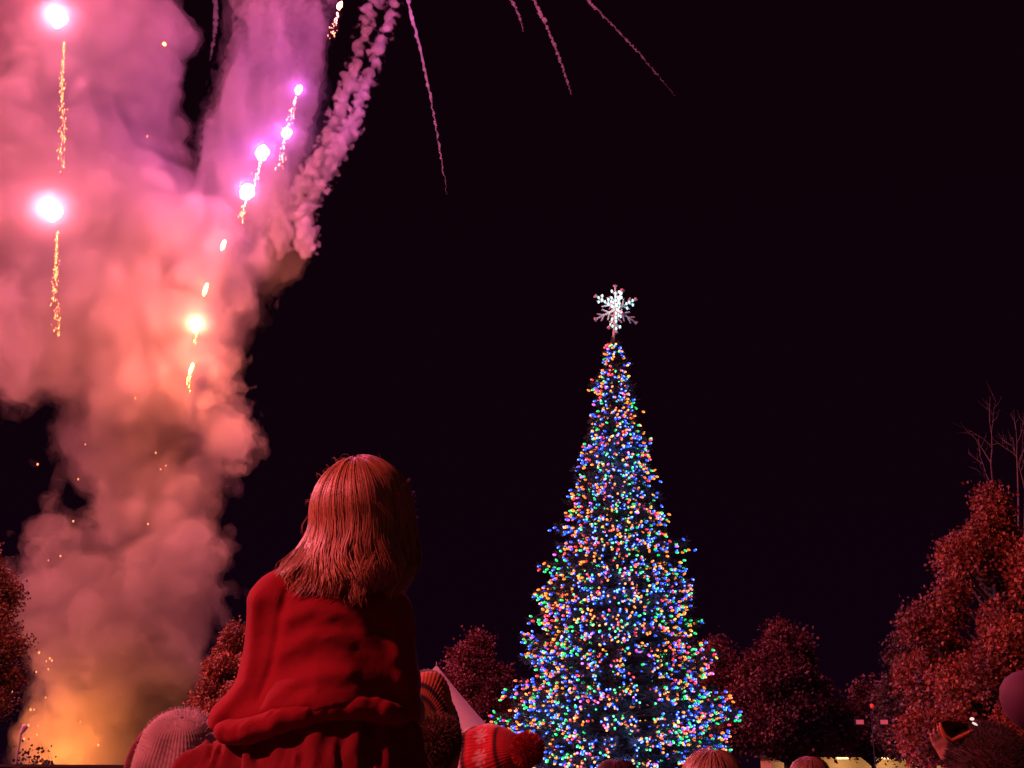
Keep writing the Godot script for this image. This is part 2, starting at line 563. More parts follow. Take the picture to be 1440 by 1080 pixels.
func fireworks() -> void:
	var pink := glow("pink star", 1.0, 0.5, 0.7, 14.0)
	var violet := glow("violet star", 1.0, 0.55, 0.8, 10.0)
	var gold := glow("gold star", 1.0, 0.42, 0.1, 5.0)
	var ember := glow("gold sparks", 1.0, 0.40, 0.12, 2.0)
	# x, y, radius px, length ratio, tilt, depth in front of the plume, material, light colour, energy, spark trail end, sparks, label
	for s in [
		[82, 27, 13, 1.0, 0.0, 8.5, pink, lin(1, 0.14, 0.20), 62.0, [[90,60],[87,120],[88,180],[86,240]], 210, "upper of the two large white-hot pink flares in the smoke"],
		[73, 297, 14, 1.05, 0.0, 8.5, pink, lin(1, 0.14, 0.20), 70.0, [[81,325],[79,370],[77,410],[84,470]], 170, "lower of the two large white-hot pink flares in the smoke"],
		[420, 127, 5, 1.6, -0.35, 6.0, violet, lin(0.72, 0.12, 0.8), 36.0, [[416,138],[411,155],[405,178]], 60, "highest of the violet comets, small with a gold tail"],
		[403, 187, 7, 1.3, -0.3, 6.0, violet, lin(0.72, 0.12, 0.8), 36.0, [[401,195],[397,212],[393,235]], 45, "violet comet just below the highest one"],
		[369, 215, 9, 1.35, -0.3, 6.0, violet, lin(0.75, 0.12, 0.78), 42.0, [[366,226],[362,242],[359,262]], 40, "violet comet midway down the slanting row"],
		[348, 270, 10, 1.25, -0.35, 6.0, violet, lin(1, 0.17, 0.5), 40.0, [[346,283],[342,297],[339,308]], 40, "lowest and largest violet comet at the orange smoke"],
		[478, 8, 4, 1.9, -0.3, 6.0, gold, lin(0.75, 0.14, 0.75), 80.0, [[475,18],[470,35],[465,50]], 45, "gold comet at the top edge above the violet ones"],
		[314, 345, 3.4, 2.6, -0.25, 6.0, gold, lin(1, 0.18, 0.2), 150.0, [], 0, "short gold streak just below the violet comets"],
		[289, 407, 3.0, 3.6, -0.25, 6.0, gold, lin(1, 0.20, 0.08), 95.0, [], 0, "gold streak above the bright white glow"],
		[277, 458, 5.0, 2.2, -0.2, 5.5, glow("white star", 1.0, 0.7, 0.4, 9.0), lin(1, 0.23, 0.1), 75.0, [[276,470],[274,484]], 12, "bright white comet glowing inside the orange smoke"],
		[269, 519, 2.6, 3.8, -0.25, 6.0, gold, lin(1, 0.19, 0.08), 130.0, [[266,532],[263,548]], 14, "lowest gold streak over the orange smoke"],
		[231, 62, 3.0, 1.0, 0.0, 9.0, gold, lin(1, 0.25, 0.1), 3.0, [], 0, "tiny lone gold spark near the top of the plume"],
	]:
		var d: float = FIRE - s[5]
		var at := pix(s[0], s[1], d)
		var t := thing("firework_star", at, s[11], "firework", "burning firework stars")
		var r: float = s[2] * d / F
		part("star_flame", star_mesh(r, s[3], s[4], int(s[0])), s[6], t)
		omni(Vector3(0, 0, r * s[3] + 0.35), s[7], s[8], r * 0.5, "star_light", t)
		if s[9]:
			var pts := []
			for q in s[9]: pts.append(pix(q[0], q[1], d) - at)
			var g := Geo.new()
			sparks(g, pts, s[10], 0.13, 0.034)
			tag(part("spark_trail", g.done(), ember, t), "trail of falling gold sparks", "", "", "stuff")
	# burning stars of the same burst, above the frame
	for s in [[-37.0, 31.0, 13.0, 2400.0, "red burning firework star drifting overhead to the left of the crowd", lin(1, 0.13, 0.16)], [-70.0, 42.0, -46.0, 4800.0, "red burning firework star beyond the left edge of the plume", lin(1, 0.19, 0.25)], [-8.0, 66.0, -62.0, 1300.0, "red burning firework star where the thin trails begin", lin(1, 0.13, 0.3)]]:
		var t := thing("firework_star", Vector3(s[0], s[1], s[2]), s[4], "firework", "burning firework stars")
		part("star_flame", star_mesh(0.6, 1.2, 0.0, int(s[1])), pink, t)
		omni(Vector3(0.6, -0.9, 0.9), s[5], s[3], 0.6, "star_light", t)
	# fire on the ground at the launch tubes
	var at := pix(112, 1085, FIRE)
	var t := thing("launch_fire", at, "yellow orange fire at the foot of the smoke plume", "fire")
	for k in 5:
		var g := Geo.new()
		var h := rng.randf_range(0.2, 0.35)
		g.lathe([[0.06, 0.0], [0.16, h * 0.15], [0.2, h * 0.35], [0.12, h * 0.65], [0.05, h * 0.85], [0.005, h]], 10, Vector3((k - 2) * 0.7 + rng.randf_range(-0.2, 0.2), 0, 2.8))
		part("flame", g.done(), glow("flame", 1.0, 0.45, 0.08, 4.0), t)
	omni(Vector3(0.0, 0.9, 4.4), lin(1, 0.25, 0.04), 60.0, 0.5, "fire_light", t)
	omni(Vector3(0.6, 1.0, 6.5), lin(1, 0.25, 0.04), 10.0, 0.5, "fire_light", t)
	var rack := thing("mortar_rack", Vector3(at.x, 0, at.z + 2.8), "rack of firework launch tubes at the foot of the fire", "mortar rack")
	for k in 5:
		var g := Geo.new()
		g.lathe([[0.0, 0.0], [0.09, 0.0], [0.09, 0.9], [0.075, 0.9], [0.075, 0.3]], 12, Vector3((k - 2) * 0.7, 0, 0))
		part("launch_tube", g.done(), matte("launch tube", 0.05, 0.05, 0.05), rack)
	# loose embers drifting by the plume
	var g := Geo.new()
	for q in [[55,918],[70,926],[73,929],[65,930],[68,941],[51,945],[17,973],[64,981],[48,998],[43,998],[53,1021],[40,1020],[52,1033],[34,1039],[138,1048],[53,653],[110,674],[68,788],[103,733],[208,737],[113,1015],[85,782],[219,637],[120,625],[233,655],[226,660],[207,192],[190,560]]:
		var r := rng.randf_range(0.03, 0.06)
		g.ball(pix(q[0], q[1], FIRE - 9) - at, Vector3(r, r * 1.3, r), Basis.IDENTITY, 3, 5)
	var e := part("embers", g.done(), glow("ember", 1.0, 0.35, 0.12, 1.6), self, at)
	tag(e, "scattered orange embers drifting beside the smoke", "embers", "", "stuff")


# ---------------------------------------------------------------- trees
func leaf_cluster(sd: int, size: float, spread: float) -> ArrayMesh:
	var r := RandomNumberGenerator.new()
	r.seed = sd
	var g := Geo.new()
	for k in 9:
		var p := Vector3(r.randfn(), r.randfn(), r.randfn()) * spread * 0.5
		var b := Basis(Vector3(r.randfn(), r.randfn(), r.randfn()).normalized(), r.randf() * TAU)
		var l := size * r.randf_range(0.7, 1.2)
		g.tint = Color.WHITE * r.randf_range(0.6, 1.15)
		var o := [Vector3(0, -0.5, 0), Vector3(-0.42, -0.1, 0.1), Vector3(-0.3, 0.25, 0.12), Vector3(0, 0.55, 0.0), Vector3(0.3, 0.25, 0.12), Vector3(0.42, -0.1, 0.1)]
		var first := g.v.size()
		for q in o: g.add(p + b * (q * l))
		for q in range(1, 5): g.tri(first, first + q, first + q + 1)
	return g.done()

func leaf_mat() -> StandardMaterial3D:
	var m := matte("autumn leaves", 1, 1, 1, 0.6, true)
	m.backlight_enabled = true
	m.backlight = Color(0.35, 0.35, 0.35)
	return m

func maple(at: Vector3, high: float, wide: float, low: float, n: int, hue: Color, label: String, sd: int, leaf := 0.17) -> void:
	var r := RandomNumberGenerator.new()
	r.seed = sd
	var t := thing("maple_tree", at, label, "tree", "autumn trees")
	var lobes := []
	for k in 84:
		var u := 1.0 - sqrt(r.randf())
		var y := lerpf(low, high * 0.97, u)
		var env := wide * pow(1.0 - u, 0.55) * (0.7 + 0.3 * minf(1.0, u * 4.0)) + wide * 0.05
		var a := r.randf() * TAU
		var d := pow(r.randf(), 0.38) * env * 0.98
		lobes.append([Vector3(cos(a) * d, y, sin(a) * d), wide * r.randf_range(0.09, 0.2), r.randf_range(0.5, 1.35)])
	for k in 9:
		var y := lerpf(high * 0.72, high * 0.97, k / 8.0)
		var d := (high - y) * 0.45
		lobes.append([Vector3(r.randf_range(-d, d), y, r.randf_range(-d, d)), wide * r.randf_range(0.1, 0.15), r.randf_range(0.7, 1.2)])
	var g := Geo.new()
	g.tube([Vector3(0, -0.1, 0), Vector3(0.05, low, 0), Vector3(0, high * 0.6, 0.05), Vector3(0, high * 0.92, 0)], [wide * 0.07, wide * 0.055, wide * 0.03, 0.02], 9)
	for k in lobes.size():
		var c: Vector3 = lobes[k][0]
		var y0 := maxf(low * 0.7, c.y - Vector2(c.x, c.z).length() * 0.9)
		g.tube([Vector3(0, y0, 0), Vector3(c.x * 0.5, lerpf(y0, c.y, 0.4), c.z * 0.5), c], [wide * 0.025, wide * 0.016, 0.012], 5)
	part("trunk", g.done(), matte("bark", 0.06, 0.045, 0.035), t)
	var mm := MultiMesh.new()
	mm.transform_format = MultiMesh.TRANSFORM_3D
	mm.use_colors = true
	mm.mesh = leaf_cluster(sd, leaf, leaf * 3.6)
	mm.instance_count = n
	for k in n:
		var l: Array = lobes[r.randi() % lobes.size()]
		var d: Vector3 = Vector3(r.randfn(), r.randfn() * 0.9, r.randfn()).normalized() * pow(r.randf(), 0.6) * l[1] * 1.1
		var b := Basis(Vector3(r.randfn(), r.randfn(), r.randfn()).normalized(), r.randf() * TAU).scaled(Vector3.ONE * r.randf_range(0.75, 1.2))
		mm.set_instance_transform(k, Transform3D(b, l[0] + d))
		var h := hue
		h = h.lerp(Color(hue.r * 0.9, hue.g * 2.2, hue.b * 1.2), r.randf() * 0.5) * r.randf_range(0.6, 1.3) * l[2]
		mm.set_instance_color(k, Color(h.r, h.g, h.b))
	var mi := MultiMeshInstance3D.new()
	mi.name = "crown"
	mi.multimesh = mm
	mi.material_override = leaf_mat()
	t.add_child(mi)
	tag(mi, "", "", "", "stuff")

func twig(g: Geo, r: RandomNumberGenerator, at: Vector3, dir: Vector3, l: float, rad: float, depth: int) -> void:
	var pts := [at]
	var rr := [rad]
	var p := at
	var d := dir
	for k in 5:
		d = (d + Vector3(r.randfn(), r.randfn(), r.randfn()) * 0.1 + Vector3(0, 0.06, 0)).normalized()
		p += d * l / 5.0
		pts.append(p)
		rr.append(rad * (1.0 - 0.16 * (k + 1)))
		if depth > 0 and k > 0:
			var side := Vector3(r.randfn(), r.randfn(), r.randfn()).cross(d).normalized()
			twig(g, r, p, (d * 0.8 + side * 0.7).normalized(), l * r.randf_range(0.35, 0.6), rad * 0.5, depth - 1)
	g.tube(pts, rr, 5)

func trees() -> void:
	var red := Color(0.42, 0.10, 0.06)
	var rust := Color(0.34, 0.11, 0.05)
	var dull := Color(0.24, 0.05, 0.075)
	var p := pix(1425, 1085, 38)
	maple(Vector3(p.x, 0, p.z), pix(1425, 690, 38).y, 3.5, 2.3, 15000, red, "tall red-leaved tree filling the right edge", 21, 0.105)
	p = pix(1302, 1085, 46)
	maple(Vector3(p.x, 0, p.z), pix(1295, 868, 46).y, 1.75, 2.3, 5200, Color(0.26, 0.1, 0.07), "slim greyish-red tree against the left side of the tallest red tree", 22, 0.105)
	p = pix(1108, 1085, 58)
	maple(Vector3(p.x, 0, p.z), pix(1100, 884, 58).y, 2.9, 2.8, 8000, dull, "broad dark maroon tree right of the lit Christmas tree", 23, 0.12)
	p = pix(1228, 1085, 60)
	maple(Vector3(p.x, 0, p.z), pix(1228, 962, 60).y, 1.5, 2.6, 2200, dull, "small dark red tree behind the post with pink lit panels", 24, 0.105)
	p = pix(1012, 1085, 60)
	maple(Vector3(p.x, 0, p.z), pix(1004, 902, 60).y, 1.3, 2.5, 2600, dull, "narrow dark tree half hidden behind the Christmas tree's right side", 25, 0.12)
	p = pix(672, 1085, 60)
	maple(Vector3(p.x, 0, p.z), pix(675, 896, 60).y, 2.5, 1.8, 7000, dull, "round dark maroon tree behind the white tent", 26, 0.12)
	p = pix(318, 1085, 62)
	maple(Vector3(p.x, 0, p.z), pix(325, 880, 62).y, 2.7, 1.0, 7500, red, "red tree half hidden behind the child in red", 27, 0.12)
	p = pix(-50, 1085, 60)
	maple(Vector3(p.x, 0, p.z), pix(-50, 765, 60).y, 2.2, 4.0, 6000, rust, "tall rust-coloured tree cut by the left edge", 28, 0.12)
	# a bare tree behind the tallest one
	var at := pix(1432, 1085, 47)
	var t := thing("bare_tree", Vector3(at.x, 0, at.z), "bare tree whose thin twigs rise above the tallest red tree", "tree")
	var g := Geo.new()
	var r := RandomNumberGenerator.new()
	r.seed = 5
	g.tube([Vector3(0, -0.1, 0), Vector3(0, 4.0, 0)], [0.18, 0.13], 9)
	part("trunk", g.done(), matte("bark", 0.06, 0.045, 0.035), t)
	for q in [[1398, 690, 1378, 592], [1432, 700, 1420, 606], [1442, 690, 1440, 625], [1405, 700, 1362, 650], [1470, 700, 1490, 600]]:
		var a := pix(q[0], q[1], 47) - Vector3(at.x, 0, at.z)
		var b := pix(q[2], q[3], 47) - Vector3(at.x, 0, at.z)
		g = Geo.new()
		g.tube([Vector3(0, 3.9, 0), Vector3(a.x * 0.5, 6.5, 0.1), a], [0.1, 0.06, 0.035], 6)
		twig(g, r, a, (b - a).normalized(), (b - a).length(), 0.035, 2)
		part("branch", g.done(), matte("pale bark", 0.16, 0.12, 0.11), t)
	# low dark bushes by the barrier
	for q in [[48, 1056, 14.0, "low dark bush at the foot of the left tree"], [225, 1075, 16.0, "low dark bush at the right foot of the smoke"]]:
		at = pix(q[0], q[1], 55)
		t = thing("bush", Vector3(at.x, 0, at.z), q[3], "bush", "dark bushes")
		g = Geo.new()
		g.tube([Vector3(0, -0.05, 0), Vector3(0, at.y * 0.8, 0)], [0.05, 0.02], 6)
		part("stem", g.done(), matte("bark", 0.06, 0.045, 0.035), t)
		g = Geo.new()
		for k in 60:
			g.take(leaf_cluster(100 + k % 5, 0.14, 0.4), Transform3D(Basis(Vector3.UP, k), Vector3(r.randfn() * 0.3, at.y * (0.55 + 0.25 * r.randfn()), r.randfn() * 0.3)))
		part("foliage", g.done(), matte("bush leaves", 0.03, 0.03, 0.025), t)


# ---------------------------------------------------------------- the Christmas tree
func christmas_tree() -> void:
	var d := 45.0
	var base := pix(868, 1085, d)
	var tip := pix(862, 474, d)
	var high := tip.y
	var lean := tip.x - base.x
	var at := Vector3(base.x, 0, -d)
	var t := thing("christmas_tree", at, "towering cone-shaped Christmas tree covered in multicoloured lights", "Christmas tree")
	var foot := 0.35
	var reach := 3.72
	var g := Geo.new()
	g.tube([Vector3(0, 0, 0), Vector3(lean * 0.5, high * 0.5, 0), Vector3(lean, high, 0)], [0.3, 0.2, 0.05], 12)
	part("trunk", g.done(), matte("bark", 0.06, 0.045, 0.035), t)
	# boughs in tiers; each carries needles and lamps
	var n := noise(31, 0.5, 2)
	var r := RandomNumberGenerator.new()
	r.seed = 77
	var boughs := []
	var y := foot + 0.2
	while y < high - 0.25:
		var u := (y - foot) / (high - foot)
		var rad := reach * pow(1.0 - u, 0.97) + 0.03
		var count := int(4 + rad * 6.5)
		var turn := r.randf() * TAU
		for k in count:
			var a := turn + TAU * k / count + r.randf_range(-0.1, 0.1)
			var l := rad * (1.0 + 0.36 * n.get_noise_3d(cos(a) * 2.6, y * 1.7, sin(a) * 2.6) + r.randf_range(-0.1, 0.1) + (r.randf_range(0.08, 0.2) if r.randf() < 0.05 else 0.0))
			boughs.append([Vector3(lean * u, y + r.randf_range(-0.12, 0.12), 0), a, l])
		y += 0.36 - 0.1 * u
	var wood := Geo.new()
	var tips := []
	var spray := []
	for b in boughs:
		var dir := Vector3(cos(b[1]), 0, sin(b[1]))
		var a: Vector3 = b[0] + dir * 0.05
		var e: Vector3 = b[0] + dir * b[2] + Vector3(0, b[2] * 0.1 - 0.12, 0)
		wood.tube([a, a.lerp(e, 0.6) - Vector3(0, 0.06, 0), e], [0.03, 0.02, 0.008], 4)
		tips.append([a, e, dir])
		var m := int(3 + b[2] * 2.6)
		for k in m:
			var u := 1.0 - pow(r.randf(), 1.4) * minf(0.9, 1.6 / b[2])
			spray.append(a.lerp(e, u) + Vector3(r.randfn() * 0.09, r.randfn() * 0.06, r.randfn() * 0.09))
	part("boughs", wood.done(), matte("bark", 0.06, 0.045, 0.035), t)
	var needle := Geo.new()
	for k in 26:
		var dr := Vector3(r.randfn(), r.randfn() * 0.6, r.randfn()).normalized()
		var sd := dr.cross(Vector3(r.randfn(), r.randfn(), r.randfn())).normalized() * 0.016
		var l := r.randf_range(0.14, 0.26)
		needle.quad(-sd, sd, dr * l + sd * 0.3, dr * l - sd * 0.3)
	var mm := MultiMesh.new()
	mm.transform_format = MultiMesh.TRANSFORM_3D
	mm.mesh = needle.done()
	mm.instance_count = spray.size()
	for k in spray.size():
		mm.set_instance_transform(k, Transform3D(Basis(Vector3.UP, r.randf() * TAU).scaled(Vector3.ONE * r.randf_range(0.8, 1.3)), spray[k]))
	var mi := MultiMeshInstance3D.new()
	mi.name = "needles"
	mi.multimesh = mm
	mi.material_override = matte("green needles", 0.025, 0.06, 0.035, 0.6)
	t.add_child(mi)
	tag(mi, "", "", "", "stuff")
	# lamps: a coloured body and a hot cap at the end of each
	var hue := [[0.015, 0.06, 1.0], [1.0, 0.20, 0.02], [0.01, 0.62, 0.13], [1.0, 0.03, 0.06], [1.0, 0.42, 0.06], [0.75, 0.10, 0.85]]
	var hot := [[0.25, 0.5, 1.0], [1.0, 0.42, 0.1], [0.2, 1.0, 0.5], [1.0, 0.18, 0.22], [1.0, 0.6, 0.2], [1.0, 0.35, 1.0]]
	var share := [0.35, 0.59, 0.80, 0.92, 0.97, 1.0]
	var names := ["blue", "orange", "green", "red", "amber", "violet"]
	var one := []
	for k in 6:
		var m := ArrayMesh.new()
		g = Geo.new()
		g.lathe([[0.0, -0.06], [0.024, -0.056], [0.037, -0.022], [0.037, 0.012], [0.028, 0.034]], 8)
		g.into(m, glow(names[k] + " lamp", hue[k][0], hue[k][1], hue[k][2], 3.4 if k == 0 else 2.0))
		g = Geo.new()
		g.lathe([[0.027, 0.033], [0.019, 0.05], [0.0, 0.06]], 8)
		g.into(m, glow(names[k] + " lamp core", hot[k][0], hot[k][1], hot[k][2], 2.4))
		one.append(m)
	var hollow := noise(33, 0.75, 2)
	var placed := []
	var grid := {}
	var want := 5200
	var tries := 0
	while placed.size() < want and tries < 160000:
		tries += 1
		var b: Array = tips[r.randi() % tips.size()]
		var out: Vector3 = b[2]
		if out.z < -0.35 and r.randf() < 0.85: continue
		var len_b: float = (b[1] - b[0]).length()
		if r.randf() > clampf(len_b / 2.6, 0.55, 1.0): continue
		var u := 1.0 - pow(r.randf(), 2.2) * minf(0.8, 1.2 / len_b)
		var p: Vector3 = b[0].lerp(b[1], u) + Vector3(r.randfn() * 0.1, r.randfn() * 0.09, r.randfn() * 0.1)
		if hollow.get_noise_3dv(p * 1.3) < -0.38: continue
		var key := Vector3i((p / 0.155).floor())
		if grid.has(key): continue
		grid[key] = true
		var up := (out * 1.1 + Vector3(r.randfn() * 0.35, r.randfn() * 0.45 - 0.05, r.randfn() * 0.35)).normalized()
		var side := up.cross(Vector3(0.3, 0.9, 0.2)).normalized()
		var c := 0
		var roll := r.randf()
		while roll > share[c]: c += 1
		placed.append([p + up * 0.06, Basis(side, up, side.cross(up)), c, p.z])
	placed.sort_custom(func(x, w): return x[3] > w[3])
	var wide := 300
	var rest := []
	for k in 12: rest.append(Geo.new())
	for k in placed.size():
		var q: Array = placed[k]
		if k < wide:
			var o := part("light_bulb", one[q[2]], null, t, q[0])
			o.basis = q[1]
			continue
		rest[q[2] * 2].lathe([[0.0, -0.06], [0.024, -0.056], [0.037, -0.022], [0.037, 0.012], [0.028, 0.034]], 7, q[0], q[1])
		rest[q[2] * 2 + 1].lathe([[0.027, 0.033], [0.019, 0.05], [0.0, 0.06]], 7, q[0], q[1])
	var all := ArrayMesh.new()
	for k in 6:
		rest[k * 2].into(all, mats[names[k] + " lamp"])
		rest[k * 2 + 1].into(all, mats[names[k] + " lamp core"])
	tag(part("light_bulbs", all, null, t), "", "", "", "stuff")
	# the light that the thousands of lamps throw, in a few clusters just in front of them
	for q in [[0.0, 2.5, 4.6], [-3.2, 2.5, 3.2], [3.2, 2.5, 3.2], [0.0, 7.0, 3.4], [0.1, 11.5, 2.2]]:
		omni(Vector3(q[0], q[1], q[2]), lin(0.12, 0.22, 1.0), 5.0, 0.8, "tree_lamp_glow", t)
	snowflake(tip, d)


func snowflake(tip: Vector3, d: float) -> void:
	var c := pix(866, 435, d)
	var t := thing("snowflake_topper", c, "white lit snowflake ornament on the tip of the Christmas tree", "ornament")
	var plastic := matte("white plastic", 0.75, 0.73, 0.74, 0.4)
	var led := glow("white led lamp", 0.5, 0.95, 0.9, 1.5)
	var g := Geo.new()
	g.tube([tip - c - Vector3(0, 0.3, 0), Vector3.ZERO], [0.05, 0.04], 8)
	part("stem", g.done(), plastic, t)
	var full := 0.80
	for plane in 2:
		var turn := Basis(Vector3.UP, 0.25 if plane == 0 else 0.25 + PI / 2)
		for k in 6:
			var a := PI / 2 + k * PI / 3.0
			if plane == 1 and k % 3 == 0: continue
			var dir := turn * Vector3(cos(a), sin(a), 0)
			var side := turn * Vector3(-sin(a), cos(a), 0)
			g = Geo.new()
			g.tube([dir * 0.05, dir * full], [0.045, 0.035], 6)
			for u in [0.36, 0.66]:
				for s in [-1.0, 1.0]:
					g.tube([dir * full * u, dir * full * (u + 0.24) + side * s * 0.24 * (1.25 - u)], [0.035, 0.03], 6)
			g.tube([dir * full, dir * (full + 0.1)], [0.03, 0.09], 6)
			var arm := part("arm", g.done(), plastic, t)
			if k in [2, 4] and plane == 0: continue
			for q in [[0.2, 0.0], [0.4, 0.0], [0.58, 0.0], [0.74, 0.0], [0.92, 0.0], [0.5, 0.6], [0.5, -0.6], [0.82, 0.55], [0.82, -0.55]]:
				var p: Vector3 = dir * full * q[0] + side * q[1] * 0.26
				var b := Geo.new()
				b.ball(p + Vector3(0, 0, 0.05), Vector3(0.036, 0.058, 0.036), turn, 5, 8)
				if rng.randf() < 0.62: part("led_lamp", b.done(), led, arm)
	omni(Vector3(0, 0, 0.5), lin(0.7, 1.0, 0.95), 0.25, 0.3, "topper_glow", t)


func tent() -> void:
	var d := 35.0
	var peak := pix(614, 937, d)
	var at := Vector3(peak.x, 0, -d)
	var t := thing("tent", at, "white peaked canopy tent glowing pink between the striped hat and the red hat", "tent")
	var g := Geo.new()
	var eave := 2.05
	var half := 2.0
	var rows := 12
	var idx := []
	for k in rows + 1:
		var u := float(k) / rows
		var y := eave + (peak.y - eave) * pow(1.0 - u, 1.15)
		var w := half * u + 0.03
		var ring := []
		for s in 16:
			var side := s / 4
			var f := (s % 4) / 4.0
			var cs := [Vector3(-w, y, w), Vector3(w, y, w), Vector3(w, y, -w), Vector3(-w, y, -w)]
			ring.append(g.add(cs[side].lerp(cs[(side + 1) % 4], f) + Vector3(0, -0.05 * u * sin(PI * f), 0)))
		idx.append(ring)
	for k in rows:
		for s in 16:
			var s2 := (s + 1) % 16
			g.tri(idx[k][s], idx[k][s2], idx[k + 1][s2])
			g.tri(idx[k][s], idx[k + 1][s2], idx[k + 1][s])
	var cloth := matte("white canvas", 0.75, 0.74, 0.74, 0.7)
	cloth.backlight_enabled = true
	cloth.backlight = Color(0.3, 0.3, 0.3)
	part("canopy", g.done(), cloth, t)
	g = Geo.new()
	for s in 4:
		var b := Basis(Vector3.UP, s * PI / 2)
		g.box(b * Vector3(0, eave - 0.14, half), Vector3(half * 2, 0.26, 0.01), b)
	part("valance", g.done(), cloth, t)
	for x in [-1.0, 1.0]:
		for z in [-1.0, 1.0]:
			g = Geo.new()
			g.tube([Vector3(x * (half - 0.08), 0, z * (half - 0.08)), Vector3(x * (half - 0.08), eave, z * (half - 0.08))], [0.03, 0.03], 8)
			part("pole", g.done(), matte("tent pole", 0.5, 0.5, 0.5, 0.4), t)
	g = Geo.new()
	g.tube([Vector3(0, peak.y - 0.05, 0), Vector3(0, peak.y + 0.12, 0)], [0.025, 0.008], 6)
	part("finial", g.done(), matte("tent pole", 0.5, 0.5, 0.5, 0.4), t)


# ---------------------------------------------------------------- people
func cloth(called: String, r: float, g: float, b: float, weave := 60.0, depth := 0.12) -> StandardMaterial3D:
	if mats.has(called): return mats[called]
	var m := matte(called, r, g, b, 0.9)
	m.rim_enabled = true
	m.rim = 0.15
	m.rim_tint = 0.7
	m.uv1_triplanar = true
	m.uv1_scale = Vector3.ONE * (weave / 12.0)
	m.heightmap_enabled = true
	m.heightmap_texture = grain(called, 8, 0.08, Color(0, 0, 0), Color(1, 1, 1))
	m.heightmap_scale = depth
	m.albedo_texture = grain(called + " tone", 9, 0.03, Color(0.78, 0.78, 0.78), Color(1, 1, 1))
	return m

func head_blobs(f: Field, c: Vector3, s: float, face: Vector3) -> void:   # s: 1 for an adult
	var side := Vector3(-face.z, 0, face.x)
	var b := Basis(side, Vector3.UP, -face)
	for q in [[0, 0.012, 0.012, 0.088], [0, 0.0, -0.02, 0.08], [0, -0.055, -0.04, 0.052], [0, -0.09, -0.062, 0.026], [0, -0.02, -0.103, 0.012], [0, -0.034, -0.108, 0.014], [0.035, 0.012, -0.083, 0.018], [-0.035, 0.012, -0.083, 0.018], [0.04, -0.035, -0.07, 0.026], [-0.04, -0.035, -0.07, 0.026], [0.0, -0.062, -0.088, 0.013], [0.018, -0.062, -0.083, 0.011], [-0.018, -0.062, -0.083, 0.011]]:
		var p := c + b * (Vector3(q[0], q[1], q[2]) * s)
		f.blob(p, q[3] * s, p + Vector3(0.0005, 0, 0), q[3] * s)
	for e in [-1.0, 1.0]:
		f.blob(c + b * (Vector3(e * 0.088, 0.005, 0.01) * s), 0.016 * s, c + b * (Vector3(e * 0.084, -0.04, 0.002) * s), 0.012 * s)

func eyes(parent: Node, c: Vector3, s: float, face: Vector3) -> void:
	var side := Vector3(-face.z, 0, face.x)
	for e in [-1.0, 1.0]:
		var g := Geo.new()
		g.ball(c + (side * e * 0.034 + Vector3(0, -0.006, 0) + face * 0.086) * s, Vector3.ONE * 0.0125 * s, Basis.IDENTITY, 8, 10)
		part("eye", g.done(), matte("eye", 0.08, 0.06, 0.05, 0.15), parent)

func hand(f: Field, wrist: Vector3, fwd: Vector3, palm: Vector3, s: float, curl: float, thumb: float) -> void:
	var x := fwd.cross(palm).normalized() * thumb
	f.blob(wrist, 0.024 * s, wrist + fwd * 0.03 * s, 0.026 * s)
	for k in 4:
		var o := x * (0.030 - 0.020 * k) * s
		f.blob(wrist + fwd * 0.02 * s + o * 0.7, 0.015 * s, wrist + fwd * 0.088 * s + o, 0.0115 * s)
		var l: float = [0.068, 0.078, 0.072, 0.056][k] * s
		var a := wrist + fwd * 0.088 * s + o
		var d := (fwd + palm * curl * 0.6 + x * (0.12 - 0.08 * k)).normalized()
		var b := a + d * l * 0.55
		f.blob(a, 0.0098 * s, b, 0.009 * s)
		f.blob(b, 0.009 * s, b + (d + palm * curl).normalized() * l * 0.5, 0.0075 * s)
	var t := wrist + fwd * 0.03 * s + x * 0.03 * s
	var u := (fwd * 0.7 + x * 0.75 + palm * 0.25).normalized()
	f.blob(t, 0.014 * s, t + u * 0.035 * s, 0.0115 * s)
	f.blob(t + u * 0.035 * s, 0.011 * s, t + u * 0.035 * s + (fwd + x * 0.2 + palm * 0.3).normalized() * 0.03 * s, 0.009 * s)

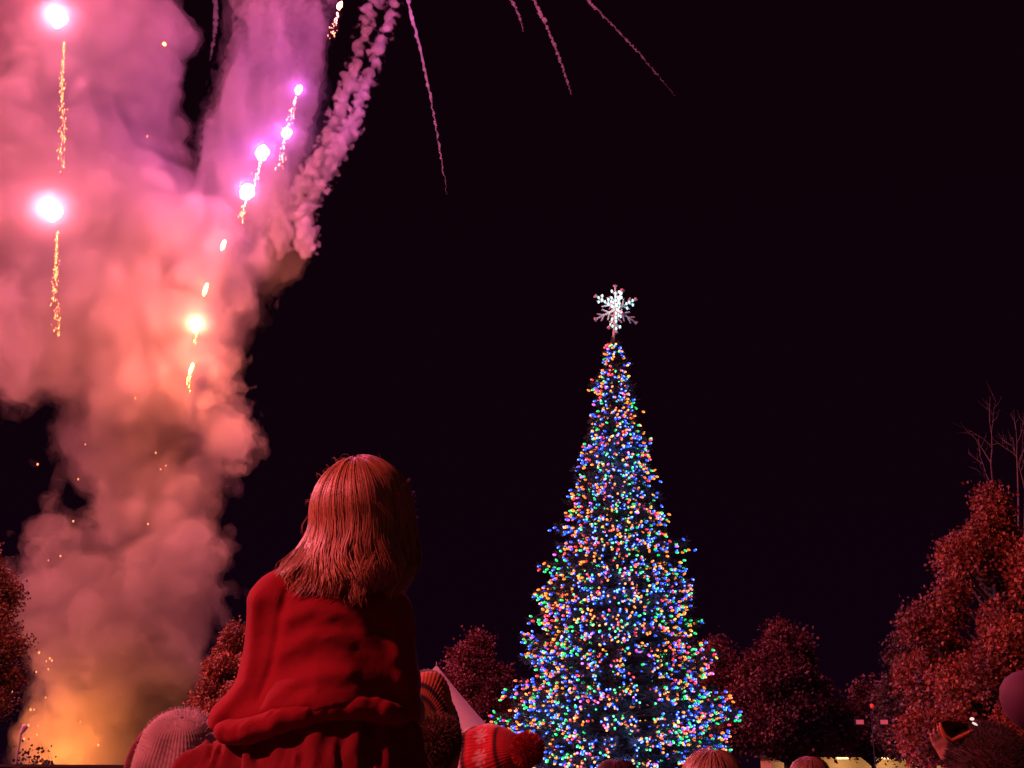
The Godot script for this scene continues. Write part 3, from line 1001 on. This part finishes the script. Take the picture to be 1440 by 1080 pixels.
# Hair: flat locks that follow the skull from the crown and then fall.
func locks(g: Geo, c: Vector3, rad: Vector3, count: int, drop: float, face: Vector3, open: float, left: float, wide: float, sd: int, hue: Color, seg := 13) -> void:
	var r := RandomNumberGenerator.new()
	r.seed = sd
	var cn := noise(sd, 1.0, 1)
	var crown := (Vector3.UP - face * 0.25).normalized()
	var e1 := crown.cross(Vector3.RIGHT).normalized()
	var e2 := crown.cross(e1)
	for k in count:
		var a := r.randf() * TAU
		var base := e1 * cos(a) + e2 * sin(a)
		if base.dot(face) > open: continue
		var clump := cn.get_noise_2d(a * 9.0, 0.0) * 1.3 + cn.get_noise_2d(a * 30.0, 9.0) * 0.6 + r.randfn() * 0.12
		var th := pow(r.randf(), 0.7) * 1.45 + 0.04
		var tone := r.randf_range(0.55, 1.3) * (1.0 + 0.12 * clump)
		g.tint = Color(hue.r * tone, hue.g * tone, hue.b * tone)
		var lift := 1.0 + r.randf_range(-0.03, 0.045) + 0.008 * clump + 0.03 * cn.get_noise_2d(a * 2.0, 77.0)
		var mid := roundf(a * 34.0 / TAU + cn.get_noise_2d(th * 2.0, 5.0)) * TAU / 34.0
		var drift := r.randfn() * 0.07 + (mid - a) * 0.7
		var wave := cn.get_noise_2d(mid * 40.0, 40.0) * 9.0 + r.randfn() * 0.3
		var th1 := 1.62 + r.randf_range(-0.06, 0.06)
		var fall := drop * (r.randf_range(0.8, 1.08) + 0.25 * cn.get_noise_2d(mid * 40.0, 60.0))
		var arc := (th1 - th) * rad.y
		var total := arc + fall
		var prev := -1
		var w := wide * r.randf_range(0.6, 1.3)
		var n1 := seg
		for j in n1 + 1:
			var l := total * j / n1
			var p: Vector3
			var nrm: Vector3
			var out := base.rotated(crown, drift * j / n1)
			if l < arc:
				var q := th + l / rad.y
				nrm = crown * cos(q) + out * sin(q)
				p = c + nrm * rad * lift
			else:
				nrm = crown * cos(th1) + out * sin(th1)
				var m := l - arc
				var u := m / drop
				p = c + nrm * rad * lift + Vector3.DOWN * m + Vector3(out.x, 0, out.z) * (0.015 * u - 0.03 * maxf(0.0, u - 0.75))
				p.x += minf(out.x + 0.35, 0.0) * left * u * u
				p.y += minf(out.x + 0.35, 0.0) * -left * 0.55 * u * u
				p += Vector3(out.z, 0, -out.x) * sin(m * 62.0 + wave) * 0.011 * smoothstep(0.1, 0.9, u)
				p += nrm * (0.005 * clump + 0.009 * sin(m * 55.0 + wave * 1.7)) * smoothstep(0.1, 0.9, u)
			var sidev := nrm.cross(Vector3.DOWN + nrm * 0.2 + Vector3(0.01, 0, 0.02)).normalized()
			if l < arc * 0.999: sidev = nrm.cross(out - crown * 0.4).normalized()
			var ww := w * (1.0 if j < n1 - 2 else 0.35 + 0.3 * (n1 - j))
			var i := g.add(p - sidev * ww)
			g.add(p + nrm * ww * 0.5)
			g.add(p + sidev * ww)
			if prev >= 0:
				g.tri(prev, i, prev + 1)
				g.tri(i, i + 1, prev + 1)
				g.tri(prev + 1, i + 1, prev + 2)
				g.tri(i + 1, i + 2, prev + 2)
			prev = i
	g.tint = Color.WHITE

func hair_mat() -> StandardMaterial3D:
	var m := matte("hair", 1, 1, 1, 0.42, true)
	m.metallic_specular = 0.6
	return m

# A knitted dome: ribs run to the tip; shade(u, a) gives the yarn's colour.
func dome(g: Geo, c: Vector3, axis: Vector3, r: float, high: float, ribs: int, amp: float, shade: Callable, low := -0.12, blunt := 0.62, oval := 1.0) -> void:
	var up := axis.normalized()
	var sx := up.cross(Vector3(0.1, 0.9, 0.3)).normalized()
	var b := Basis(sx, up, sx.cross(up))
	var sides := ribs * 4
	var rows := 46
	var n := noise(ribs, 9.0)
	var first := g.v.size()
	for k in rows + 1:
		var u := lerpf(low, 1.0, float(k) / rows)
		for s in sides:
			var a := TAU * s / sides
			var uu := maxf(u, 0.0)
			var q := r * pow(cos(minf(uu, 0.999) * PI / 2), blunt)
			q += amp * (absf(sin(a * ribs / 2.0)) - 0.6 + 0.35 * sin(k * 2.1)) * minf(1.0, q / r * 2.0)
			var p := Vector3(cos(a) * q, high * sin(uu * PI / 2) + (u - uu) * high, sin(a) * q)
			q = 1.0 + 0.1 * n.get_noise_3dv(p)
			g.tint = shade.call(u, a)
			g.add(c + b * (Vector3(p.x * q, p.y, p.z * q * oval)))
	for k in rows:
		for s in sides:
			var s2 := (s + 1) % sides
			var a0 := first + k * sides
			g.tri(a0 + s, a0 + sides + s2, a0 + sides + s)
			g.tri(a0 + s, a0 + s2, a0 + sides + s2)
	g.tint = Color.WHITE

func wool() -> StandardMaterial3D:
	var m := matte("knitted wool", 1, 1, 1, 0.95, true)
	m.rim_enabled = true
	m.rim = 0.5
	m.rim_tint = 0.6
	return m

var adult := {}
func adult_meshes() -> void:
	# standing, facing -z, 1.72 m tall, head centre at 1.60
	var f := Field.new(Vector3(-0.42, -0.03, -0.3), Vector3(0.42, 1.78, 0.3), 0.022, 40.0)
	for s in [-1.0, 1.0]:
		f.blob(Vector3(s * 0.1, 0.92, 0), 0.085, Vector3(s * 0.1, 0.48, -0.01), 0.06)
		f.blob(Vector3(s * 0.1, 0.48, -0.01), 0.055, Vector3(s * 0.1, 0.09, 0.01), 0.04)
		f.blob(Vector3(s * 0.1, 0.05, 0.03), 0.04, Vector3(s * 0.12, 0.035, -0.13), 0.035)
		f.blob(Vector3(s * 0.18, 1.40, 0), 0.055, Vector3(s * 0.25, 1.14, 0.05), 0.043)
		f.blob(Vector3(s * 0.25, 1.14, 0.05), 0.04, Vector3(s * 0.2, 0.96, -0.1), 0.032)
	f.blob(Vector3(0, 0.95, 0), 0.13, Vector3(0, 1.15, 0), 0.12, Vector3(1.1, 1, 0.85))
	f.blob(Vector3(0, 1.15, 0), 0.12, Vector3(0, 1.36, 0), 0.13, Vector3(1.25, 1, 0.85))
	f.blob(Vector3(0, 1.40, 0.01), 0.06, Vector3(0, 1.52, 0), 0.055)
	f.finish()
	var g := Geo.new()
	g.take(f.mesh())
	f = Field.new(Vector3(-0.13, 1.44, -0.16), Vector3(0.13, 1.74, 0.14), 0.006, 90.0)
	head_blobs(f, Vector3(0, 1.60, 0), 1.0, Vector3.FORWARD)
	f.blob(Vector3(0, 1.56, 0.01), 0.055, Vector3(0, 1.47, 0.01), 0.055)
	f.finish()
	g.take(f.mesh())
	adult.body = g.done()
	f = Field.new(Vector3(-0.45, 0.6, -0.3), Vector3(0.45, 1.56, 0.3), 0.02, 40.0)
	for s in [-1.0, 1.0]:
		f.blob(Vector3(s * 0.18, 1.40, 0), 0.08, Vector3(s * 0.26, 1.14, 0.05), 0.07)
		f.blob(Vector3(s * 0.26, 1.14, 0.05), 0.066, Vector3(s * 0.2, 0.95, -0.09), 0.055)
	f.blob(Vector3(0, 0.82, 0), 0.17, Vector3(0, 1.15, 0), 0.16, Vector3(1.15, 1, 0.9))
	f.blob(Vector3(0, 1.15, 0), 0.15, Vector3(0, 1.36, 0), 0.15, Vector3(1.25, 1, 0.85))
	f.blob(Vector3(0, 1.43, 0.01), 0.085, Vector3(0, 1.48, 0.015), 0.08)
	f.finish()
	f.billow(noise(41, 7.0), 0.025, 0.1, Vector3(0.6, 1.5, 0.6))
	adult.coat = f.mesh()
	f = Field.new(Vector3(-0.3, -0.02, -0.3), Vector3(0.3, 1.0, 0.25), 0.022, 45.0)
	for s in [-1.0, 1.0]:
		f.blob(Vector3(s * 0.1, 0.92, 0), 0.1, Vector3(s * 0.1, 0.48, -0.01), 0.078)
		f.blob(Vector3(s * 0.1, 0.48, -0.01), 0.075, Vector3(s * 0.1, 0.1, 0.01), 0.07)
		f.blob(Vector3(s * 0.1, 0.06, 0.03), 0.055, Vector3(s * 0.12, 0.045, -0.15), 0.048)
	f.finish()
	adult.trousers = f.mesh()

func person(head: Vector3, label: String, skin: StandardMaterial3D, coat: StandardMaterial3D, turn := 0.0) -> Node3D:
	var s := head.y / 1.60
	var t := thing("person", Vector3(head.x, 0, head.z), label, "person", "people in the crowd")
	var b := Basis(Vector3.UP, turn).scaled(Vector3.ONE * s)
	part("body", adult.body, skin, t).basis = b
	part("coat", adult.coat, coat, t).basis = b
	part("trousers", adult.trousers, cloth("dark denim", 0.02, 0.022, 0.035), t).basis = b
	eyes(t, Vector3(0, head.y, 0), s, Basis(Vector3.UP, turn) * Vector3.FORWARD)
	return t

func people() -> void:
	adult_meshes()
	var skin := matte("skin", 0.5, 0.3, 0.22, 0.55)
	var navy := cloth("navy coat", 0.02, 0.022, 0.04)
	var grey := cloth("grey coat", 0.12, 0.11, 0.11)
	var brown := cloth("brown coat", 0.1, 0.05, 0.03)
	child(skin)
	# knitted pale hat, left
	var d := 3.5
	var h := pix(252, 1088, d)
	var t := person(h - Vector3(0, 0.03, 0), "person in a pale ribbed knit hat with a braided edge, below the child's left sleeve", skin, grey)
	var o := t.position
	var g := Geo.new()
	dome(g, h - o + Vector3(-0.002, 0.0, 0.015), Vector3(0.12, 0.85, 0.42), 0.108, 0.15, 64, 0.0016, func(u, a): return Color(0.62, 0.5, 0.46) * (0.85 + 0.15 * sin(a * 3.0)), -0.35, 0.5)
	g.hairs(h - o + Vector3(0.01, 0.05, 0.03), Vector3(0.108, 0.108, 0.11), 2500, 0.008, 0.0006, rng)
	var hat := part("knit_hat", g.done(), wool(), t)
	g = Geo.new()
	for k in 3:      # braided cord over the hat's left edge
		var pts := []
		var rad := []
		for j in 90:
			var u := j / 89.0
			var a := lerpf(-0.35, PI * 0.62, u)
			var c := Vector3(-cos(a) * 0.126, sin(a) * 0.136, 0.025)
			pts.append(h - o + c + Vector3(-cos(a), sin(a), 0) * 0.0045 * cos(u * 110.0 + k * TAU / 3) + Vector3(0, 0, 1) * 0.0045 * sin(u * 110.0 + k * TAU / 3))
			rad.append(0.0048)
		g.tint = Color(0.3, 0.12, 0.12)
		g.tube(pts, rad, 6)
	part("braided_edge", g.done(), wool(), hat)
	# striped bobble hat, tipped back towards us
	d = 3.6
	h = pix(588, 1032, d)
	t = person(h - Vector3(0, 0.04, 0.07), "person in an orange and black striped hat with a brown bobble, right of the child", skin, brown)
	o = t.position
	g = Geo.new()
	dome(g, h - o + Vector3(0, 0, -0.03), Vector3(0.08, 0.14, 0.98), 0.104, 0.12, 60, 0.0015, func(u, _a):
		if u < 0.30: return Color(0.02, 0.015, 0.015)
		if u > 0.87: return Color(0.20, 0.075, 0.025)
		if u > 0.80 or (u > 0.60 and u < 0.69): return Color(0.02, 0.015, 0.015)
		return Color(0.6, 0.17, 0.06) if u < 0.6 else Color(0.5, 0.13, 0.05), -0.6, 0.55, 1.5)
	hat = part("striped_hat", g.done(), wool(), t)
	g = Geo.new()
	g.tint = Color(0.2, 0.1, 0.055)
	var bob := pix(614, 1040, d - 0.15) - o
	g.ball(bob, Vector3.ONE * 0.045, Basis.IDENTITY, 8, 12)
	g.hairs(bob, Vector3.ONE * 0.05, 5200, 0.018, 0.0008, rng)
	part("bobble", g.done(), wool(), hat)
	# red bobble hat with a white band, tipped to the right
	d = 4.2
	h = pix(686, 1078, d)
	t = person(h - Vector3(0, 0.03, 0), "person in a red knit hat with white band and red bobble near the tent", skin, navy)
	o = t.position
	g = Geo.new()
	var ax := Vector3(0.80, 0.30, 0.5).normalized()
	dome(g, h - o - ax * 0.03, ax, 0.12, 0.16, 60, 0.0015, func(u, a):
		if u < -0.18: return Color(0.55, 0.02, 0.03)
		if u < 0.08: return Color(0.62, 0.42, 0.4)
		if u < 0.13: return Color(0.06, 0.01, 0.012)
		if u > 0.53 and u < 0.58: return Color(0.06, 0.01, 0.012)
		var fx: float = fposmod(a * 9.0 / TAU, 1.0) - 0.5
		var fy: float = (u - 0.33) * 4.6
		if u > 0.13 and u < 0.53 and (absf(fx) < 0.07 or absf(fy) < 0.07 or absf(absf(fx) - absf(fy)) < 0.07) and Vector2(fx, fy).length() < 0.4: return Color(0.6, 0.36, 0.34)
		return Color(0.55, 0.02, 0.03), -0.5, 0.6)
	hat = part("red_hat", g.done(), wool(), t)
	g = Geo.new()
	g.tint = Color(0.5, 0.012, 0.02)
	bob = pix(741, 1054, d - 0.11) - o
	g.ball(bob, Vector3.ONE * 0.04, Basis.IDENTITY, 8, 12)
	g.hairs(bob, Vector3.ONE * 0.042, 5000, 0.012, 0.0008, rng)
	part("bobble", g.done(), wool(), hat)
	# bare heads along the bottom edge
	for q in [[866, 1067, 5.0, Color(0.05, 0.03, 0.025), 30, "dark head just rising before the middle of the lit tree"], [1000, 1053, 4.1, Color(0.30, 0.16, 0.09), 31, "fair-haired person in front of the Christmas tree's right foot"], [1137, 1063, 6.0, Color(0.2, 0.09, 0.06), 32, "brown-haired person below the broad maroon tree"]]:
		h = pix(q[0], q[1], q[2]) - Vector3(0, 0.108, 0)
		t = person(h, q[5], skin, navy)
		g = Geo.new()
		var c := Vector3(0, h.y, 0.012)
		locks(g, c, Vector3(0.095, 0.106, 0.105), 3000, 0.14, Vector3.FORWARD, 0.55, 0.0, 0.0014, q[4], q[3], 10)
		g.tint = q[3]
		g.ball(c + Vector3(0, 0.002, 0.004), Vector3(0.090, 0.101, 0.097), Basis.IDENTITY, 12, 18)
		part("hair", g.done(), hair_mat(), t)
	# dark furry hat with an ear, right
	d = 3.6
	h = pix(1392, 1090, d)
	t = person(h - Vector3(0, 0.02, 0), "person in a dark furry hat with an orange-edged ear flap, bottom right", skin, brown)
	o = t.position
	g = Geo.new()
	g.tint = Color(0.045, 0.018, 0.015)
	g.ball(h - o + Vector3(0, 0.015, 0), Vector3(0.1, 0.108, 0.11), Basis.IDENTITY, 12, 18)
	g.hairs(h - o + Vector3(0, 0.015, 0), Vector3(0.102, 0.11, 0.112), 12000, 0.014, 0.0006, rng)
	hat = part("furry_hat", g.done(), wool(), t)
	g = Geo.new()
	var ear := []
	for q in [[1368, 1027], [1352, 1036], [1338, 1042], [1328, 1034], [1323, 1022], [1322, 1016], [1330, 1013], [1348, 1015], [1362, 1018]]:
		ear.append(pix(q[0], q[1], d - 0.03) - o)
	g.tint = Color(0.12, 0.03, 0.018)
	var mid := pix(1347, 1025, d + 0.02) - o
	var rim := []
	var back := []
	for p in ear:
		rim.append(g.add(p))
		back.append(g.add(p + Vector3(0, 0, -0.012)))
	var m0 := g.add(mid)
	var m1 := g.add(mid + Vector3(0, 0, -0.012))
	for k in ear.size():
		var k2 := (k + 1) % ear.size()
		g.tri(m0, rim[k], rim[k2])
		g.tri(m1, back[k2], back[k])
		g.tri(rim[k], back[k], back[k2])
		g.tri(rim[k], back[k2], rim[k2])
	g.tint = Color(0.5, 0.13, 0.03)
	g.tube(ear.slice(0, 6), [0.004, 0.006, 0.006, 0.007, 0.005, 0.003], 6)
	part("ear_flap", g.done(), wool(), hat)
	g = Geo.new()
	g.ball(pix(1367, 1011, d - 0.03) - o, Vector3(0.006, 0.004, 0.004), Basis.IDENTITY, 6, 8)
	g.ball(pix(1371, 1018, d - 0.03) - o, Vector3(0.008, 0.003, 0.004), Basis(Vector3.BACK, -0.5), 6, 8)
	part("white_clip", g.done(), glow("white clip lamp", 0.9, 0.85, 0.85, 0.9), hat)
	# a raised hand in a pink sleeve
	d = 6.0
	h = pix(1352, 1128, d)
	t = person(h, "person raising a hand in a pink sleeve beside the furry hat", skin, cloth("pink sleeve", 0.6, 0.16, 0.2))
	o = t.position
	var w := pix(1334, 1068, d) - o
	var fwd := Vector3(-0.35, 0.93, 0.0).normalized()
	g = Geo.new()
	g.tube([Vector3(0.02, h.y - 0.24, 0), Vector3(0.06, h.y - 0.1, 0.03), w - fwd * 0.1, w - fwd * 0.015], [0.06, 0.055, 0.045, 0.036], 14)
	part("raised_sleeve", g.done(), cloth("pink sleeve", 0.6, 0.16, 0.2), t)
	var f := Field.new(w + Vector3(-0.16, -0.05, -0.1), w + Vector3(0.14, 0.22, 0.1), 0.004, 220.0)
	hand(f, w, fwd, Vector3(0, 0, 1), 0.85, 0.3, 1.0)
	f.finish()
	part("hand", f.mesh(), skin, t)
	# balloon at the right edge
	d = 4.6
	var c := pix(1446, 984, d)
	t = thing("balloon", c, "round dusky pink balloon cut by the right edge", "balloon")
	g = Geo.new()
	g.lathe([[0.002, -0.118], [0.012, -0.115], [0.006, -0.104], [0.03, -0.094], [0.062, -0.068], [0.084, -0.032], [0.092, 0.005], [0.088, 0.04], [0.07, 0.07], [0.042, 0.089], [0.015, 0.096], [0.0, 0.097]], 28)
	var skin_b := matte("balloon rubber", 0.09, 0.025, 0.07, 0.75)
	skin_b.backlight_enabled = true
	skin_b.backlight = Color(0.2, 0.2, 0.2)
	part("bladder", g.done(), skin_b, t)
	g = Geo.new()
	g.tube([Vector3(0, -0.115, 0), Vector3(0.02, -0.4, 0.01), Vector3(-0.01, -0.7, 0)], [0.0015, 0.0015, 0.0015], 5)
	part("ribbon", g.done(), matte("ribbon", 0.5, 0.3, 0.35), t)


# The child on the adult's shoulders, seen from behind.
func child(skin: StandardMaterial3D) -> void:
	var D := 2.5
	var at := pix(470, 1130, D)
	var m := 0.00131
	var G := func(x: float, y: float, dz := 0.0) -> Vector3: return pix(x, y, D) + Vector3(0, 0, dz) - at
	var t := thing("person", at, "child with shoulder-length hair and a red coat riding on an adult's shoulders", "person", "people in the crowd")
	var face := Vector3(0.5, 0.12, -0.86).normalized()
	var hc: Vector3 = G.call(508, 722)
	# the body under the clothes
	var f := Field.new(Vector3(-0.34, -0.42, -0.5), Vector3(0.3, 0.5, 0.22), 0.012, 60.0)
	f.blob(G.call(470, 1110), 0.085, G.call(475, 900), 0.066)
	f.blob(G.call(405, 860, -0.02), 0.028, G.call(530, 880, -0.03), 0.026)
	f.blob(G.call(495, 850), 0.042, G.call(503, 780), 0.04)
	for s in [-1.0, 1.0]:
		var hip := Vector3(0.075 * s, -0.01, -0.02)
		var knee := Vector3(0.125 * s, -0.03, -0.29)
		f.blob(hip, 0.07, knee, 0.05)
		f.blob(knee, 0.047, Vector3(0.13 * s, -0.29, -0.27), 0.032)
		f.blob(Vector3(0.13 * s, -0.32, -0.26), 0.03, Vector3(0.135 * s, -0.35, -0.38), 0.026)
		var sh: Vector3 = G.call(396 if s < 0 else 540, 872, -0.035)
		var el := Vector3(0.14 * s - 0.02, 0.16, -0.09)
		var wr := Vector3(0.075 * s, 0.13, -0.2)
		f.blob(sh, 0.026, el, 0.024)
		f.blob(el, 0.024, wr, 0.02)
	f.finish()
	var g := Geo.new()
	g.take(f.mesh())
	f = Field.new(hc - Vector3(0.13, 0.14, 0.14), hc + Vector3(0.13, 0.12, 0.13), 0.006, 95.0)
	head_blobs(f, hc, 0.93, Vector3(face.x, 0, face.z).normalized())
	f.finish()
	g.take(f.mesh())
	for s in [-1.0, 1.0]:
		var wr := Vector3(0.075 * s, 0.13, -0.2)
		f = Field.new(wr - Vector3(0.12, 0.1, 0.15), wr + Vector3(0.12, 0.1, 0.08), 0.004, 240.0)
		hand(f, wr, Vector3(-0.35 * s, 0.1, -0.93).normalized(), Vector3(-s * 0.6, -0.8, 0).normalized(), 0.62, 0.5, -s)
		f.finish()
		g.take(f.mesh())
	part("body", g.done(), skin, t)
	eyes(t, hc, 0.93, Vector3(face.x, 0, face.z).normalized())
	# red coat, with folds and a flaring hem
	f = Field.new(Vector3(-0.28, 0.07, -0.2), Vector3(0.2, 0.47, 0.2), 0.0042, 70.0)
	f.blob(G.call(462, 885), 82 * m, G.call(462, 1000), 92 * m, Vector3(1.12, 1, 0.86))
	f.blob(G.call(402, 842, 0.0), 38 * m, G.call(535, 862, -0.01), 37 * m)
	f.blob(G.call(470, 830), 40 * m, G.call(498, 812), 36 * m)
	f.blob(G.call(386, 850, 0.01), 33 * m, G.call(374, 950, -0.02), 27 * m)
	f.blob(G.call(374, 950, -0.02), 27 * m, G.call(380, 985, -0.12), 26 * m)
	f.blob(G.call(546, 878, -0.03), 33 * m, G.call(552, 960, -0.07), 32 * m)
	f.blob(G.call(385, 960, 0.0), 34 * m, G.call(325, 1015, 0.01), 24 * m)
	f.blob(G.call(330, 1012, 0.0), 25 * m, G.call(470, 1000, 0.03), 70 * m)
	f.blob(G.call(540, 930, 0.0), 38 * m, G.call(552, 1020, 0.0), 36 * m)
	f.finish()
	var big := noise(51, 5.0, 2)
	var small := noise(52, 24.0, 2)
	var folds := []
	var seam := PackedVector2Array()
	for q in [[412, 838], [402, 880], [394, 930], [376, 985]]:
		var p: Vector3 = G.call(q[0], q[1])
		seam.append(Vector2(p.x, p.y))
	for c in [[[366,850],[360,900],[352,960],[315,1008]], [[415,878],[452,862],[505,880],[560,925]], [[408,925],[455,900],[515,905],[568,955]], [[392,985],[440,958],[500,952]], [[352,1014],[400,998],[440,992]], [[562,880],[572,940],[578,1000]]]:
		var line := PackedVector2Array()
		for q in c:
			var p: Vector3 = G.call(q[0] + rng.randf_range(-3, 3), q[1])
			line.append(Vector2(p.x, p.y))
		folds.append(line)
	var creases := []
	for k in 26:      # short creases along the pull of the cloth
		var p: Vector3 = G.call(rng.randf_range(360, 570), rng.randf_range(850, 1000))
		var d := Vector2(1.0, rng.randfn() * 0.35 - 0.25).normalized() * rng.randf_range(0.015, 0.045)
		creases.append([Vector2(p.x, p.y), Vector2(p.x, p.y) + d])
	var i := 0
	for z in f.nz:
		for y in f.ny:
			for x in f.nx:
				var v := f.s[i]
				if absf(v) < 0.03:
					var p := f.o + Vector3(x, y, z) * f.c
					# folds: soft ridges that run where the cloth is pulled, over loose unevenness
					var xy := Vector2(p.x, p.y)
					var lift := 0.003 * big.get_noise_2d(p.x * 1.2, p.y * 1.6) + 0.0004 * small.get_noise_2d(p.x, p.y * 2.0)
					for c in folds:
						var near := 1.0
						for e in c.size() - 1:
							near = minf(near, xy.distance_squared_to(Geometry2D.get_closest_point_to_segment(xy, c[e], c[e + 1])))
						lift += 0.0075 * exp(-near / 0.00028)
					for c in creases:
						lift += 0.0008 * exp(-xy.distance_squared_to(Geometry2D.get_closest_point_to_segment(xy, c[0], c[1])) / 0.00003)
					var groove := 1.0
					for e in seam.size() - 1:
						groove = minf(groove, xy.distance_squared_to(Geometry2D.get_closest_point_to_segment(xy, seam[e], seam[e + 1])))
					lift -= 0.006 * exp(-groove / 0.00008)
					v -= lift
					# the hem
					var hem := 0.150 - 0.028 * smoothstep(-0.06, -0.2, p.x) + 0.012 * sin(p.x * 21.0 + 1.0) + 0.002 * sin(p.x * 70.0)
					v = maxf(v, hem - p.y)
					f.s[i] = v
				i += 1
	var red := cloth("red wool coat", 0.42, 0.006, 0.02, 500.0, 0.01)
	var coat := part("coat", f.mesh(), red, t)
	# gathered trim along the hem
	f = Field.new(Vector3(-0.28, 0.07, -0.2), Vector3(0.2, 0.24, 0.2), 0.005, 110.0)
	var prev := Vector3.ZERO
	for k in 40:
		var x := lerpf(-0.205, 0.125, k / 39.0)
		var hem := 0.150 - 0.028 * smoothstep(-0.06, -0.2, x) + 0.012 * sin(x * 21.0 + 1.0)
		var u := (x + 0.03) / 0.185
		var p := Vector3(x, hem + 0.002, 0.10 * sqrt(maxf(0.0, 1.0 - u * u)) + 0.003 * sin(k * 1.1))
		if k > 0: f.blob(prev, 0.0075 + 0.001 * sin(k * 2.3), p, 0.0075)
		prev = p
	f.finish()
	f.billow(noise(53, 24.0), 0.0015, 0.03)
	part("hem_trim", f.mesh(), red, coat)
	# collar folded behind the hair
	g = Geo.new()
	var pts := []
	for k in 15:
		var a := lerpf(-2.6, 0.6, k / 14.0)
		pts.append(G.call(478, 826) + Vector3(cos(a) * 0.07, 0.012 + 0.012 * sin(k), -sin(a) * 0.06))
	var rad := []
	for k in 15: rad.append(0.017)
	g.tube(pts, rad, 10)
	part("collar", g.done(), red, coat)
	# skirt, spreading over the adult's shoulders
	f = Field.new(Vector3(-0.34, -0.16, -0.36), Vector3(0.28, 0.2, 0.2), 0.006, 60.0)
	f.blob(G.call(468, 985), 78 * m, G.call(460, 1130), 118 * m, Vector3(1.1, 1, 0.85))
	f.blob(G.call(370, 1040), 40 * m, G.call(290, 1110, -0.03), 44 * m)
	f.blob(G.call(290, 1110, -0.03), 46 * m, G.call(330, 1150, -0.25), 46 * m)
	f.blob(G.call(545, 1040), 38 * m, G.call(565, 1130), 52 * m)
	f.blob(G.call(565, 1130), 48 * m, G.call(560, 1150, -0.25), 46 * m)
	f.finish()
	f.billow(noise(54, 9.0, 2), 0.012, 0.06, Vector3(1.4, 0.3, 1.4))
	f.billow(noise(55, 30.0), 0.0015, 0.04, Vector3(1.6, 0.5, 1.6))
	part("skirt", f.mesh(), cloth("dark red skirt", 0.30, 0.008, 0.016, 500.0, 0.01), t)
	f = Field.new(Vector3(-0.22, -0.42, -0.46), Vector3(0.22, 0.06, -0.1), 0.008, 80.0)
	for s in [-1.0, 1.0]:
		f.blob(Vector3(0.11 * s, -0.02, -0.2), 0.062, Vector3(0.125 * s, -0.03, -0.29), 0.056)
		f.blob(Vector3(0.125 * s, -0.03, -0.29), 0.054, Vector3(0.13 * s, -0.29, -0.27), 0.04)
		f.blob(Vector3(0.13 * s, -0.32, -0.26), 0.04, Vector3(0.135 * s, -0.355, -0.39), 0.034)
	f.finish()
	part("tights", f.mesh(), cloth("dark denim", 0.02, 0.022, 0.035), t)
	# hair
	g = Geo.new()
	var hue := Color(0.5, 0.23, 0.105)
	locks(g, hc, Vector3(0.094, 0.104, 0.1), 11000, 0.128, Vector3(face.x, 0, face.z).normalized(), 0.5, 0.085, 0.0010, 61, hue, 16)
	var r := RandomNumberGenerator.new()
	r.seed = 62
	g.tint = hue
	for k in 170:      # flyaways
		var d := Vector3(r.randfn(), r.randfn() * 0.6 + 0.25, r.randfn()).normalized()
		var a := hc + d * Vector3(0.095, 0.104, 0.1)
		var run := Vector3(d.z, -0.6, -d.x).normalized() * (1.0 if r.randf() < 0.5 else -0.6)
		var curve := []
		for j in 6:
			var u := j / 5.0
			curve.append(a + run * u * 0.06 + d * sin(u * PI * 0.8) * r.randf_range(0.007, 0.012) + Vector3(0, -0.02 * u * u, 0))
		g.tube(curve, [0.0003, 0.0003, 0.0003, 0.0003, 0.0002, 0.0001], 3)
	f = Field.new(hc - Vector3(0.17, 0.17, 0.14), hc + Vector3(0.13, 0.12, 0.13), 0.006, 80.0)
	f.blob(hc + Vector3(0, 0.003, 0.002), 0.081, hc + Vector3(0.001, -0.005, 0.006), 0.081)
	f.blob(hc + Vector3(0.0, -0.02, 0.03), 0.062, hc + Vector3(0.0, -0.105, 0.03), 0.05)
	f.blob(hc + Vector3(-0.05, -0.03, 0.0), 0.04, hc + Vector3(-0.105, -0.085, 0.0), 0.024)
	f.finish()
	g.tint = hue
	g.take(f.mesh())
	part("hair", g.done(), hair_mat(), t)
	# the adult underneath, hidden by the child from here
	var a := person(Vector3(at.x, 1.585, at.z - 0.23), "adult hidden below the frame who carries the child in red", skin, cloth("navy coat", 0.02, 0.022, 0.04))
	g = Geo.new()
	locks(g, Vector3(0, 1.585, 0.012), Vector3(0.094, 0.104, 0.104), 900, 0.03, Vector3.FORWARD, 0.5, 0.0, 0.0024, 63, Color(0.06, 0.035, 0.025), 8)
	g.tint = Color(0.06, 0.035, 0.025)
	g.ball(Vector3(0, 1.588, 0.014), Vector3(0.089, 0.1, 0.098), Basis.IDENTITY, 12, 18)
	part("hair", g.done(), hair_mat(), a)
